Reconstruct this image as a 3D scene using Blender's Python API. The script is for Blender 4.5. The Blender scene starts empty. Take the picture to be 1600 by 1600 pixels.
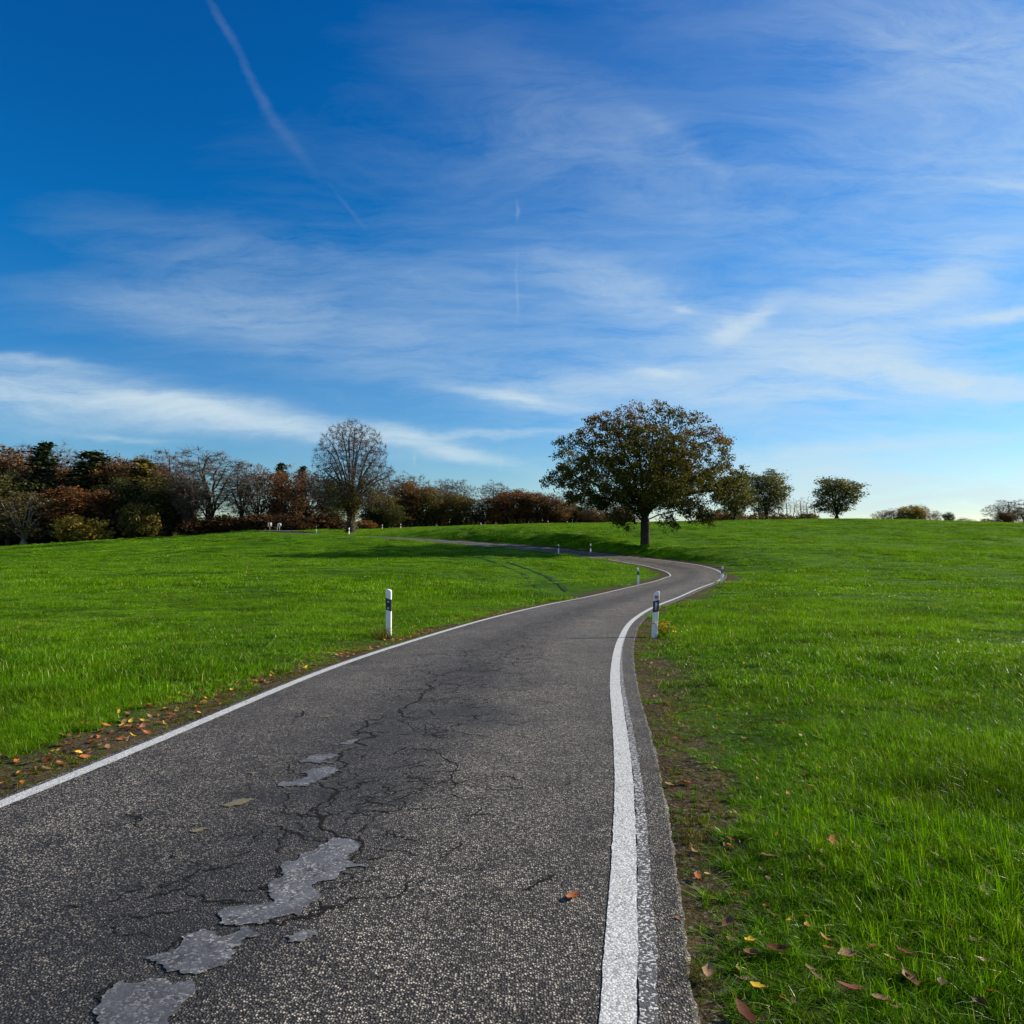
import bpy, math, random
import numpy as np
from mathutils import Vector, Matrix
R = math.radians
rng = np.random.default_rng(7)
random.seed(7)
sc = bpy.context.scene

# ------------------------------------------------------------------ camera
F, EYE, PITCH = 1200.0, 1.6, math.atan(45 / 1200)      # focal length in pixels of a 1600 px square
cp, sp = math.cos(PITCH), math.sin(PITCH)
cam = bpy.data.cameras.new('camera'); cam.sensor_width = 36; cam.sensor_fit = 'HORIZONTAL'
cam.lens = 36 * F / 1600; cam.clip_start = 0.05; cam.clip_end = 6000
camo = bpy.data.objects.new('camera', cam); sc.collection.objects.link(camo)
camo.location = (0, 0, EYE); camo.rotation_euler = (math.pi / 2 + PITCH, 0, 0)
sc.camera = camo

# ------------------------------------------------------------------ sun, sky, exposure
SUN_EL, SUN_AZ = R(24), R(70)                          # azimuth clockwise from +Y
sl = bpy.data.lights.new('sun', 'SUN'); sl.energy = 5.0; sl.angle = R(0.5); sl.color = (1, .88, .70)
so = bpy.data.objects.new('sun', sl); sc.collection.objects.link(so)
sd = Vector((math.sin(SUN_AZ) * math.cos(SUN_EL), math.cos(SUN_AZ) * math.cos(SUN_EL), math.sin(SUN_EL)))
so.rotation_euler = sd.to_track_quat('Z', 'Y').to_euler()
sc.view_settings.view_transform = 'Standard'; sc.view_settings.look = 'None'
sc.view_settings.exposure = 0.90; sc.view_settings.gamma = 1
sc.cycles.max_bounces = 8; sc.cycles.transparent_max_bounces = 12

def N(nt, kind, **kw):
    n = nt.nodes.new(kind)
    for k, v in kw.items():
        if k in n.inputs: n.inputs[k].default_value = v
        else: setattr(n, k, v)
    return n
class G:
    """small helper for node graphs"""
    def __init__(s, nt): s.nt = nt
    def n(s, kind, **kw): return N(s.nt, kind, **kw)
    def l(s, a, b): s.nt.links.new(a, b)
    def put(s, sock, v):
        if isinstance(v, bpy.types.NodeSocket): s.l(v, sock)
        else: sock.default_value = v
    def m(s, op, a, b=None, c=None, clamp=False):
        n = s.nt.nodes.new('ShaderNodeMath'); n.operation = op; n.use_clamp = clamp
        s.put(n.inputs[0], a)
        if b is not None: s.put(n.inputs[1], b)
        if c is not None: s.put(n.inputs[2], c)
        return n.outputs[0]
    def vm(s, op, a, b=None):
        n = s.nt.nodes.new('ShaderNodeVectorMath'); n.operation = op
        s.put(n.inputs[0], a)
        if b is not None: s.put(n.inputs[1], b)
        return n.outputs['Value'] if op in ('DOT_PRODUCT', 'LENGTH') else n.outputs[0]
    def mapping(s, v, loc=(0, 0, 0), rot=(0, 0, 0), scale=(1, 1, 1), kind='POINT'):
        n = s.nt.nodes.new('ShaderNodeMapping'); n.vector_type = kind
        s.put(n.inputs['Vector'], v)
        n.inputs['Location'].default_value = loc; n.inputs['Rotation'].default_value = rot; n.inputs['Scale'].default_value = scale
        return n.outputs[0]
    def noise(s, v, scale, detail=4, rough=.55, dist=0, color=False):
        n = s.nt.nodes.new('ShaderNodeTexNoise'); s.put(n.inputs['Vector'], v)
        n.inputs['Scale'].default_value = scale; n.inputs['Detail'].default_value = detail
        n.inputs['Roughness'].default_value = rough; n.inputs['Distortion'].default_value = dist
        return n.outputs['Color' if color else 'Fac']
    def ramp(s, f, stops, interp='LINEAR'):
        n = s.nt.nodes.new('ShaderNodeValToRGB'); s.put(n.inputs[0], f); cr = n.color_ramp; cr.interpolation = interp
        while len(cr.elements) < len(stops): cr.elements.new(.5)
        for e, (p, c) in zip(cr.elements, stops):
            e.position = p; e.color = (c, c, c, 1) if isinstance(c, (int, float)) else (*c, 1)
        return n.outputs[0]
    def mix(s, f, a, b, mode='MIX'):
        n = s.nt.nodes.new('ShaderNodeMix'); n.data_type = 'RGBA'; n.blend_type = mode
        s.put(n.inputs[0], f)
        for k, v in ((6, a), (7, b)):
            if isinstance(v, bpy.types.NodeSocket): s.l(v, n.inputs[k])
            else: n.inputs[k].default_value = (*v, 1) if len(v) == 3 else v
        return n.outputs[2]

def px_dir(px, py):                                    # where a viewing direction sits: X/Y and Z/Y
    a, b = (px - 800) / F, (800 - py) / F
    y, z = cp - b * sp, sp + b * cp
    return a / y, z / y

def build_sky():
    w = bpy.data.worlds.new('World'); sc.world = w; w.use_nodes = True
    nt = w.node_tree; nt.nodes.clear(); g = G(nt)
    sky = g.n('ShaderNodeTexSky'); sky.sky_type = 'NISHITA'; sky.sun_disc = False
    sky.sun_elevation = SUN_EL; sky.sun_rotation = SUN_AZ; sky.altitude = 300
    sky.air_density = 1.0; sky.dust_density = 0.35; sky.ozone_density = 4.0
    gm = g.n('ShaderNodeGamma'); g.l(sky.outputs[0], gm.inputs[0]); gm.inputs[1].default_value = 1.30
    tc = g.n('ShaderNodeTexCoord'); d = tc.outputs['Generated']
    sx = g.n('ShaderNodeSeparateXYZ'); g.l(d, sx.inputs[0])
    tint = g.ramp(sx.outputs[2], [(0, SKY_LOW), (.14, SKY_MID), (.34, SKY_TINT), (.7, SKY_TOP)])
    base = g.mix(1.0, gm.outputs[0], tint, 'MULTIPLY')
    yy = g.m('MAXIMUM', sx.outputs[1], .02)
    u = g.m('DIVIDE', sx.outputs[0], yy); v = g.m('DIVIDE', sx.outputs[2], yy)
    cb = g.n('ShaderNodeCombineXYZ'); g.l(u, cb.inputs[0]); g.l(v, cb.inputs[1]); P = cb.outputs[0]
    wn = g.noise(g.mapping(P, scale=(1, 2.2, 1)), 3.2, 4, .6, 0, True)
    wn = g.vm('SUBTRACT', wn, (.5, .5, .5))
    P1 = g.vm('ADD', P, g.vm('MULTIPLY', wn, (.10, .045, 0)))
    wn2 = g.vm('SUBTRACT', g.noise(g.mapping(P, scale=(1, 3, 1)), 9, 5, .65, 0, True), (.5, .5, .5))
    P1 = g.vm('ADD', P1, g.vm('MULTIPLY', wn2, (.05, .022, 0)))
    fib = g.noise(g.mapping(P1, rot=(0, 0, R(5)), scale=(2.0, 15, 1), kind='POINT'), 2.4, 12, .70, .4)
    fib2 = g.noise(g.mapping(P1, rot=(0, 0, R(32)), scale=(1.2, 4.5, 1)), 2.6, 12, .68, .8)
    fr = g.ramp(fib, [(.34, 0), (.72, 1)]); fr2 = g.ramp(fib2, [(.36, 0), (.72, 1)])
    # streaks of cirrus: centre x, y, half length, half width (pixels), slope in degrees (down to the right), strength
    B = [(40, 625, 190, 40, 4, .75), (60, 572, 100, 10, 6, .55), (250, 638, 230, 24, 9, .85), (350, 655, 200, 10, 13, .55), (500, 672, 190, 15, 8, .75),
         (690, 702, 110, 13, 11, .75), (640, 680, 60, 9, 15, .4), (195, 683, 70, 5, 3, .35), (800, 620, 90, 11, 8, 1.1), (780, 682, 170, 5, -1, .45),
         (1170, 500, 50, 14, -30, 1.2), (1150, 520, 45, 25, 15, .35), (1020, 577, 50, 9, 4, 1.0), (1070, 482, 28, 5, 10, .5),
         (1360, 500, 170, 75, -22, .50), (1320, 572, 120, 30, 5, .5), (1510, 597, 190, 20, 7, 1.5), (1580, 491, 110, 8, -4, 1.2),
         (1590, 287, 90, 9, 4, .42), (1480, 430, 110, 26, -28, .4), (960, 450, 150, 40, 18, .33), (1050, 225, 90, 14, 36, .12),
         (1250, 268, 190, 14, 4, .14), (1600, 40, 420, 150, 8, .40), (1560, 300, 320, 220, 0, .36), (1380, 740, 330, 34, 0, .8), (1300, 790, 420, 30, 0, .6), (1250, 640, 420, 120, 0, .28), (1450, 520, 260, 140, -12, .16),
         (1450, 690, 260, 13, -5, .5), (1100, 610, 300, 22, 3, .45), (1200, 560, 260, 70, 0, .3), (1500, 780, 400, 26, 0, .5),
         (420, 500, 260, 40, 6, .16), (640, 560, 300, 60, 6, .15), (250, 480, 200, 40, 4, .18), (300, 400, 260, 50, 14, .10), (560, 420, 280, 40, 12, .12), (900, 640, 160, 40, 4, .25),
         (950, 230, 260, 90, 25, .16), (700, 470, 500, 110, 0, .13), (1000, 350, 500, 160, 10, .11)]
    T = [(350, 40, 70, 8, 62, .085), (398, 130, 75, 8, 64, .08), (450, 215, 80, 9, 55, .05), (808, 330, 13, 2.5, 92, .22), (808, 455, 45, 2.2, 90, .16), (781, 722, 13, 4.5, 90, .2), (648, 718, 8, 2.5, 90, .22), (545, 325, 36, 3, 50, .07)]
    def blobs(L, P, wide=1.0):
        acc = None
        for (x, y, a, b, ang, I) in L:
            cu, cv = px_dir(x, y); s_ = F / wide
            q = g.mapping(g.vm('SUBTRACT', P, (cu, cv, 0)), rot=(0, 0, R(ang)), kind='POINT')
            q = g.vm('MULTIPLY', q, (s_ / a, s_ / b, 0))
            e = g.m('EXPONENT', g.m('MULTIPLY', g.vm('DOT_PRODUCT', q, q), -1.0))
            acc = g.m('MULTIPLY_ADD', e, I, acc if acc is not None else 0.0)
        return acc
    dens = blobs(B, P1, 1.0)
    fmix = g.m('ADD', g.m('MULTIPLY', g.mix(g.ramp(v, [(.25, 1), (.5, .25)]), fr2, fr), .75), g.m('MULTIPLY', fr2, .4))
    dens = g.m('MULTIPLY', dens, g.m('MULTIPLY_ADD', fmix, .95, .16))
    # thin veil everywhere, stronger to the sunny side and low down
    side = g.m('MULTIPLY_ADD', u, .45, .40, clamp=True)
    soft = g.noise(g.mapping(P1, rot=(0, 0, R(24)), scale=(1, 2.1, 1)), 2.2, 5, .5, .5)
    veil = g.m('MULTIPLY', g.m('MULTIPLY', g.m('ADD', g.ramp(soft, [(.3, 0), (.75, 1)]), g.m('MULTIPLY', fr, .18)), side), .17)
    dens = g.m('ADD', dens, veil)
    P2 = g.vm('ADD', P, g.vm('MULTIPLY', wn2, (.014, .012, 0)))
    cont = g.m('MULTIPLY', blobs(T, P2, 1.0), g.m('MULTIPLY_ADD', fr2, .45, .3))
    dens = g.m('ADD', dens, cont)
    rear = g.m('MULTIPLY', g.noise(g.mapping(d, scale=(1, 1, 3)), 1.6, 6, .6, .5), .60)      # thin cloud added over the unseen sky to whiten the fill light
    front = g.ramp(sx.outputs[1], [(.03, 0), (.16, 1)])
    sepf = g.n('ShaderNodeSeparateColor'); g.l(front, sepf.inputs[0])
    mxf = g.n('ShaderNodeMix'); mxf.data_type = 'FLOAT'; g.l(sepf.outputs[0], mxf.inputs[0]); g.l(rear, mxf.inputs[2]); g.l(g.m('MULTIPLY', g.m('SUBTRACT', 1.0, g.m('EXPONENT', g.m('MULTIPLY', g.m('MAXIMUM', g.m('SUBTRACT', dens, .03), 0.0), -1.5))), .97), mxf.inputs[3])
    dens = mxf.outputs[0]
    col = g.mix(dens, base, CLOUD)
    bg = g.n('ShaderNodeBackground'); bg.inputs[1].default_value = SKY_STRENGTH; g.l(col, bg.inputs[0])
    o = g.n('ShaderNodeOutputWorld'); g.l(bg.outputs[0], o.inputs[0])
SKY_LOW = (.62, .56, .50); SKY_MID = (.30, .52, .60); SKY_TINT = (.03, .53, .72); SKY_TOP = (.01, .49, .80); CLOUD = (4.9, 5.9, 6.4); SKY_STRENGTH = 0.071
build_sky()

# ------------------------------------------------------------------ mesh helpers
def mesh_from(name, V, quads=None, tris=None, smooth=False):
    V = np.asarray(V, np.float32).reshape(-1, 3)
    q = np.zeros((0, 4), np.int32) if quads is None or len(quads) == 0 else np.asarray(quads, np.int32).reshape(-1, 4)
    t = np.zeros((0, 3), np.int32) if tris is None or len(tris) == 0 else np.asarray(tris, np.int32).reshape(-1, 3)
    me = bpy.data.meshes.new(name); me.vertices.add(len(V)); me.vertices.foreach_set('co', V.ravel())
    me.loops.add(q.size + t.size); me.loops.foreach_set('vertex_index', np.concatenate([q.ravel(), t.ravel()]).astype(np.int32))
    n = len(q) + len(t); me.polygons.add(n)
    ls = np.concatenate([np.arange(len(q)) * 4, q.size + np.arange(len(t)) * 3]).astype(np.int32)
    me.polygons.foreach_set('loop_start', ls)
    me.update(calc_edges=True); me.validate()
    if smooth: me.polygons.foreach_set('use_smooth', np.ones(n, bool))
    return me
def link(name, me, mat=None, parent=None):
    o = bpy.data.objects.new(name, me); sc.collection.objects.link(o)
    if mat is not None and me is not None:
        if len(me.materials) == 0: me.materials.append(mat)
    if parent is not None: o.parent = parent
    return o
def tag(o, label=None, cat=None, group=None, kind=None):
    for k, v in (('label', label), ('category', cat), ('group', group), ('kind', kind)):
        if v: o[k] = v
    return o
def empty(name, loc, rz=0):
    o = bpy.data.objects.new(name, None); sc.collection.objects.link(o); o.location = loc; o.rotation_euler = (0, 0, rz)
    o.empty_display_size = .2
    return o
class MB:
    def __init__(s): s.v = []; s.q = []; s.t = []; s.n = 0
    def add(s, V, Q=None, T=None):
        V = np.asarray(V, float).reshape(-1, 3)
        if Q is not None and len(Q): s.q.append(np.asarray(Q, int).reshape(-1, 4) + s.n)
        if T is not None and len(T): s.t.append(np.asarray(T, int).reshape(-1, 3) + s.n)
        s.v.append(V); s.n += len(V)
    def tube(s, pts, rad, n=6, cap=True):
        pts = np.asarray(pts, float); rad = np.broadcast_to(np.asarray(rad, float), (len(pts),))
        T = np.gradient(pts, axis=0); T /= np.linalg.norm(T, axis=1)[:, None] + 1e-9
        ref = np.array([0, 0, 1.]) if abs(T[0, 2]) < .8 else np.array([1., 0, 0]); A = np.empty_like(T); a_ = np.cross(T[0], ref)
        for i_ in range(len(T)):                                # carry the ring along without twist
            a_ = a_ - T[i_] * (a_ @ T[i_]); a_ = a_ / (math.sqrt(a_ @ a_) + 1e-9); A[i_] = a_
        Bv = np.cross(T, A)
        th = np.linspace(0, 2 * np.pi, n, endpoint=False)
        V = pts[:, None] + rad[:, None, None] * (A[:, None] * np.cos(th)[None, :, None] + Bv[:, None] * np.sin(th)[None, :, None])
        i = np.arange(len(pts) - 1)[:, None] * n; j = np.arange(n)[None]; k = (j + 1) % n
        Q = np.stack([i + j, i + k, i + n + k, i + n + j], -1).reshape(-1, 4)
        V = V.reshape(-1, 3); Tt = []
        if cap:
            V = np.vstack([V, pts[0], pts[-1]]); a = len(V) - 2; e = (len(pts) - 1) * n
            for x in range(n):
                Tt.append((a, (x + 1) % n, x)); Tt.append((a + 1, e + x, e + (x + 1) % n))
        s.add(V, Q, Tt)
    def build(s, name, smooth=False):
        return mesh_from(name, np.vstack(s.v), np.vstack(s.q) if s.q else None, np.vstack(s.t) if s.t else None, smooth)
def sstep(x, a, b):
    t = np.clip((x - a) / (b - a), 0, 1); return t * t * (3 - 2 * t)
def vnoise(x, y, seed=0):
    """smooth value noise in numpy"""
    xi, yi = np.floor(x).astype(np.int64), np.floor(y).astype(np.int64); xf, yf = x - xi, y - yi
    def h(a, b):
        k = (a * 374761393 + b * 668265263 + seed * 974634777) & 0x7fffffff
        k = ((k ^ (k >> 13)) * 1274126177) & 0x7fffffff
        return ((k ^ (k >> 16)) & 0xffff) / 65535.0
    u, v = xf * xf * (3 - 2 * xf), yf * yf * (3 - 2 * yf)
    return (h(xi, yi) * (1 - u) + h(xi + 1, yi) * u) * (1 - v) + (h(xi, yi + 1) * (1 - u) + h(xi + 1, yi + 1) * u) * v - .5

# ------------------------------------------------------------------ materials
def material(name):
    m = bpy.data.materials.new(name); m.use_nodes = True; nt = m.node_tree
    b = nt.nodes['Principled BSDF']; return m, G(nt), b
def simple(name, col, rough=.6, metal=0, spec=.5, var=0, vscale=8):
    m, g, b = material(name)
    b.inputs['Roughness'].default_value = rough; b.inputs['Metallic'].default_value = metal; b.inputs['Specular IOR Level'].default_value = spec
    if var:
        tc = g.n('ShaderNodeTexCoord'); n = g.noise(tc.outputs['Object'], vscale, 4, .6)
        c = g.mix(g.ramp(n, [(.3, 0), (.7, 1)]), tuple(x * (1 - var) for x in col), tuple(min(1, x * (1 + var * .6)) for x in col))
        g.l(c, b.inputs['Base Color'])
    else: b.inputs['Base Color'].default_value = (*col, 1)
    return m
def bump(g, b, h, strength=.5, dist=.01):
    n = g.n('ShaderNodeBump'); n.inputs['Strength'].default_value = strength; n.inputs['Distance'].default_value = dist
    g.l(h, n.inputs['Height']); g.l(n.outputs[0], b.inputs['Normal'])

def chips(g, P, scale):
    """exposed stone chips of a worn surface: colour value per stone and the gap between them"""
    vo = g.n('ShaderNodeTexVoronoi'); vo.feature = 'F1'; g.l(P, vo.inputs['Vector']); vo.inputs['Scale'].default_value = scale
    sep = g.n('ShaderNodeSeparateColor'); g.l(vo.outputs['Color'], sep.inputs[0])
    return sep.outputs[0], sep.outputs[1], vo.outputs['Distance']

def m_asphalt():
    m, g, b = material('asphalt')
    geo = g.n('ShaderNodeNewGeometry'); P = geo.outputs['Position']
    at = g.n('ShaderNodeAttribute'); at.attribute_name = 'lat'; lat = at.outputs['Fac']
    w = g.vm('ADD', P, g.vm('MULTIPLY', g.vm('SUBTRACT', g.noise(P, 60, 2, .5, 0, True), (.5, .5, .5)), (.008, .008, 0)))
    r1, r2, d = chips(g, w, 98)
    val = g.ramp(r1, [(0, .014), (.30, .032), (.50, .095), (.74, .22), (.92, .33), (1, .44)])
    gap = g.ramp(d, [(.0, 1.1), (.34, .95), (.60, .16)])
    val = g.mix(1.0, val, gap, 'MULTIPLY')
    tint = g.mix(r2, (1.24, 1.05, .84), (1.16, 1.07, .94))
    col = g.mix(1.0, val, tint, 'MULTIPLY')
    # larger scale: bitumen-rich dark areas, polished wheel tracks, stains
    big = g.ramp(g.noise(P, .55, 5, .6, .4), [(.3, .66), (.5, .95), (.72, 1.12)])
    col = g.mix(1.0, col, big, 'MULTIPLY')
    med = g.ramp(g.noise(P, 3.2, 5, .65, .3), [(.28, .48), (.5, .95), (.75, 1.15)])
    col = g.mix(1.0, col, med, 'MULTIPLY')
    col = g.mix(1.0, col, g.ramp(g.noise(P, 34, 3, .6), [(.30, .38), (.48, 1.0), (.70, 1.28)]), 'MULTIPLY')
    mid = g.m('MULTIPLY_ADD', lat, .5, .5)
    c1 = g.ramp(mid, [(.02, .9), (.18, 1.12), (.30, .98), (.42, .64), (.54, .80), (.70, 1.18), (.84, 1.05), (.97, .86)])
    col = g.mix(1.0, col, c1, 'MULTIPLY')
    # dark stain in the lane
    for (sx_, sy_, rx, ry, k) in ((-.42, 7.8, .55, .5, .75), (-1.0, 5.2, .45, 1.3, .6), (-.9, 7.0, .7, .6, .45), (-1.35, 3.4, .5, .9, .5), (-.5, 10.5, .35, 1.0, .45)):
        q = g.vm('MULTIPLY', g.vm('SUBTRACT', g.vm('ADD', P, g.vm('MULTIPLY', g.vm('SUBTRACT', g.noise(P, 2.5, 5, .7, 0, True), (.5, .5, .5)), (1.4, 1.4, 0))), (sx_, sy_, 0)), (1 / rx, 1 / ry, 0))
        e = g.m('EXPONENT', g.m('MULTIPLY', g.vm('DOT_PRODUCT', q, q), -1.0))
        col = g.mix(g.m('MULTIPLY', e, k), col, (.012, .012, .014))
    # fine cracking
    vc = g.n('ShaderNodeTexVoronoi'); vc.feature = 'DISTANCE_TO_EDGE'
    wc = g.vm('ADD', P, g.vm('MULTIPLY', g.vm('SUBTRACT', g.noise(P, 5, 6, .7, 0, True), (.5, .5, .5)), (.5, .5, 0)))
    g.l(wc, vc.inputs['Vector']); vc.inputs['Scale'].default_value = 3.4
    cr = g.ramp(vc.outputs['Distance'], [(.012, 1), (.045, 0)])
    msk = g.m('MULTIPLY', g.ramp(g.noise(P, 1.1, 4, .6), [(.44, .12), (.60, 1)]), g.ramp(mid, [(.18, .15), (.34, 1), (.52, 1), (.66, .1)]))
    col = g.mix(g.m('MULTIPLY', cr, msk), col, (.01, .01, .01))
    g.l(col, b.inputs['Base Color'])
    b.inputs['Roughness'].default_value = .72; b.inputs['Specular IOR Level'].default_value = .35
    h = g.m('ADD', g.m('MULTIPLY', g.ramp(d, [(0, 1), (.75, 0)]), 1.0), g.m('MULTIPLY', r2, .7))
    bump(g, b, h, 1.0, .005)
    return m
def m_patch():
    m, g, b = material('smooth_bitumen')
    geo = g.n('ShaderNodeNewGeometry'); P = geo.outputs['Position']
    r1, r2, d = chips(g, P, 230)
    c = g.mix(g.ramp(g.noise(P, 7, 5, .6), [(.3, 0), (.7, 1)]), (.066, .068, .074), (.122, .125, .132))
    c = g.mix(1.0, c, g.ramp(r1, [(0, .7), (.7, 1.05), (1, 1.5)]), 'MULTIPLY')
    q1, q2, qd = chips(g, P, 98)
    asph = g.ramp(q1, [(0, .02), (.4, .05), (.75, .13), (1, .34)])
    k = g.ramp(g.m('ADD', g.noise(P, 9, 6, .75), g.m('MULTIPLY', q1, .10)), [(.50, 0), (.60, .92)])
    c = g.mix(k, c, asph)
    c = g.mix(g.ramp(g.noise(P, 3.5, 5, .7, .6), [(.42, .55), (.55, 0)]), c, (.035, .036, .040))
    g.l(c, b.inputs['Base Color']); b.inputs['Roughness'].default_value = .6
    bump(g, b, g.m('ADD', g.m('MULTIPLY', q1, k), g.noise(P, 40, 5, .7)), .5, .003)
    return m
def m_paint(worn=False):
    m, g, b = material('worn_line_paint' if worn else 'line_paint')
    geo = g.n('ShaderNodeNewGeometry'); P = geo.outputs['Position']
    r1, r2, d = chips(g, P, 115 if worn else 105)
    n2 = g.noise(P, 6, 4, .6)
    if worn:
        f = g.m('ADD', g.m('MULTIPLY', r1, .75), g.m('MULTIPLY', g.noise(P, 30, 4, .6), .6))
        k = g.ramp(f, [(.83, 0), (.91, 1)]); white = g.mix(r2, (.34, .33, .31), (.6, .6, .58))
        dark = g.ramp(r1, [(0, .03), (.5, .06), (.75, .11)])
        c = g.mix(k, dark, white)
    else:
        f = g.m('ADD', g.m('MULTIPLY', r1, .45), g.m('MULTIPLY', n2, .5))
        c = g.mix(g.ramp(f, [(.12, 1), (.3, 0)]), (.62, .63, .62), (.16, .16, .155))
        c = g.mix(1.0, c, g.ramp(r2, [(0, .5), (.35, .85), (.6, 1), (1, 1.15)]), 'MULTIPLY')
        gap = g.ramp(d, [(.25, 1), (.75, .5)]); c = g.mix(1.0, c, gap, 'MULTIPLY')
    g.l(c, b.inputs['Base Color']); b.inputs['Roughness'].default_value = .65
    bump(g, b, g.m('ADD', g.ramp(d, [(0, 1), (.8, 0)]), g.m('MULTIPLY', r2, .6)), .45, .003)
    return m
def m_ground():
    m, g, b = material('meadow_soil')
    geo = g.n('ShaderNodeNewGeometry'); P = geo.outputs['Position']
    at = g.n('ShaderNodeAttribute'); at.attribute_name = 'verge'; dv = at.outputs['Fac']      # 0 road edge .. 1 at three metres
    tr = g.n('ShaderNodeAttribute'); tr.attribute_name = 'wood'; wood = tr.outputs['Fac']
    far = g.n('ShaderNodeAttribute'); far.attribute_name = 'far'
    n1 = g.noise(P, .12, 5, .6, .5); n2 = g.noise(P, 1.6, 6, .65, .3); n3 = g.noise(P, 24, 4, .7)
    st = g.noise(g.mapping(P, rot=(0, 0, R(12)), scale=(.35, 1.6, 1)), 1.0, 6, .65, .4)
    gA = g.mix(g.ramp(n1, [(.3, 0), (.7, 1)]), (.036, .120, .0003), (.090, .205, .0006))
    gA = g.mix(g.ramp(st, [(.34, .75), (.56, 0)]), gA, (.008, .042, .002))  # dark streaks in the colour imitate shadows of uneven grass
    gA = g.mix(g.ramp(n2, [(.5, 0), (.8, .5)]), gA, (.125, .205, .008))
    gA = g.mix(1.0, gA, g.ramp(g.noise(P, .7, 6, .7, .6), [(.34, .55), (.52, 1.0), (.70, 1.2)]), 'MULTIPLY')
    gA = g.mix(1.0, gA, g.ramp(n3, [(.25, .5), (.5, 1), (.75, 1.35)]), 'MULTIPLY')
    # mossy soil between near blades, colour blackened for the shade in hollows
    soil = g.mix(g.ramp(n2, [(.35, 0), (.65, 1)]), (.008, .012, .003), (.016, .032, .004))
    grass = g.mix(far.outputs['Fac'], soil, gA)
    dirt = g.mix(g.ramp(n2, [(.35, 0), (.6, 1)]), (.030, .021, .012), (.080, .055, .030))
    dirt = g.mix(g.ramp(g.noise(P, 9, 5, .7), [(.48, 0), (.62, 1)]), dirt, (.050, .058, .010))
    r1, r2, d = chips(g, P, 60)
    dirt = g.mix(g.ramp(r1, [(.86, 0), (.90, .7)]), dirt, (.15, .13, .11))
    dirt = g.mix(1.0, dirt, g.ramp(n3, [(.3, .45), (.55, 1), (.75, 1.3)]), 'MULTIPLY')
    k = g.m('ADD', dv, g.m('MULTIPLY', g.m('SUBTRACT', g.noise(P, 1.1, 6, .7), .5), .45))
    k = g.ramp(k, [(.16, 1), (.40, 0)])
    col = g.mix(k, grass, dirt)
    col = g.mix(g.m('MULTIPLY', wood, .9), col, g.mix(n2, (.02, .014, .008), (.06, .04, .02)))
    g.l(col, b.inputs['Base Color']); b.inputs['Roughness'].default_value = .9; b.inputs['Specular IOR Level'].default_value = .04
    h = g.m('ADD', g.m('MULTIPLY', n2, .35), g.m('ADD', g.m('MULTIPLY', n3, .25), g.m('MULTIPLY', g.noise(P, 5, 5, .7), .5)))
    bump(g, b, h, .8, .10)
    return m
def m_foliage(name, cols, trans=.35, rough=.6, nscale=.35, spec=.10, lo=.32, hi=.68, rnd=.35, zgrad=False):
    """leaf material: clumps of colour through the crown, each leaf a little different, light coming through"""
    m, g, b = material(name); nt = g.nt
    geo = g.n('ShaderNodeNewGeometry'); P = geo.outputs['Position']
    n1 = g.noise(P, nscale, 4, .6, .3); rn = geo.outputs['Random Per Island']
    base_ = g.ramp(n1, [(lo, 0), (hi, 1)])
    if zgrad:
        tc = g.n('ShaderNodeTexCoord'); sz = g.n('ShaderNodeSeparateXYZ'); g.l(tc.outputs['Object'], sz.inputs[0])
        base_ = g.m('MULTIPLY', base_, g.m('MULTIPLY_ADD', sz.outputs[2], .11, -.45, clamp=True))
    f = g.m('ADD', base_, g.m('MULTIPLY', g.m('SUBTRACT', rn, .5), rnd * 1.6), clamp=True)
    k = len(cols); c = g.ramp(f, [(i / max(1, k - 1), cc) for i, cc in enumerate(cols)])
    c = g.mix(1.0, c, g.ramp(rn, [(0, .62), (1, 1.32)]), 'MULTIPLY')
    g.l(c, b.inputs['Base Color']); b.inputs['Roughness'].default_value = rough; b.inputs['Specular IOR Level'].default_value = spec
    tr = g.n('ShaderNodeBsdfTranslucent'); g.l(g.mix(1.0, c, (1.25, 1.2, .6), 'MULTIPLY'), tr.inputs[0])
    mx = g.n('ShaderNodeMixShader'); mx.inputs[0].default_value = trans
    g.l(b.outputs[0], mx.inputs[1]); g.l(tr.outputs[0], mx.inputs[2])
    g.l(mx.outputs[0], nt.nodes['Material Output'].inputs[0])
    return m
def m_bark(name, a, b_, scale=3):
    m, g, b = material(name); tc = g.n('ShaderNodeTexCoord'); P = g.mapping(tc.outputs['Object'], scale=(1, 1, .22))
    n = g.noise(P, scale * 3, 6, .7, .4)
    g.l(g.mix(g.ramp(n, [(.35, 0), (.65, 1)]), a, b_), b.inputs['Base Color']); b.inputs['Roughness'].default_value = .9
    b.inputs['Specular IOR Level'].default_value = .15
    bump(g, b, n, .8, .05); return m
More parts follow.
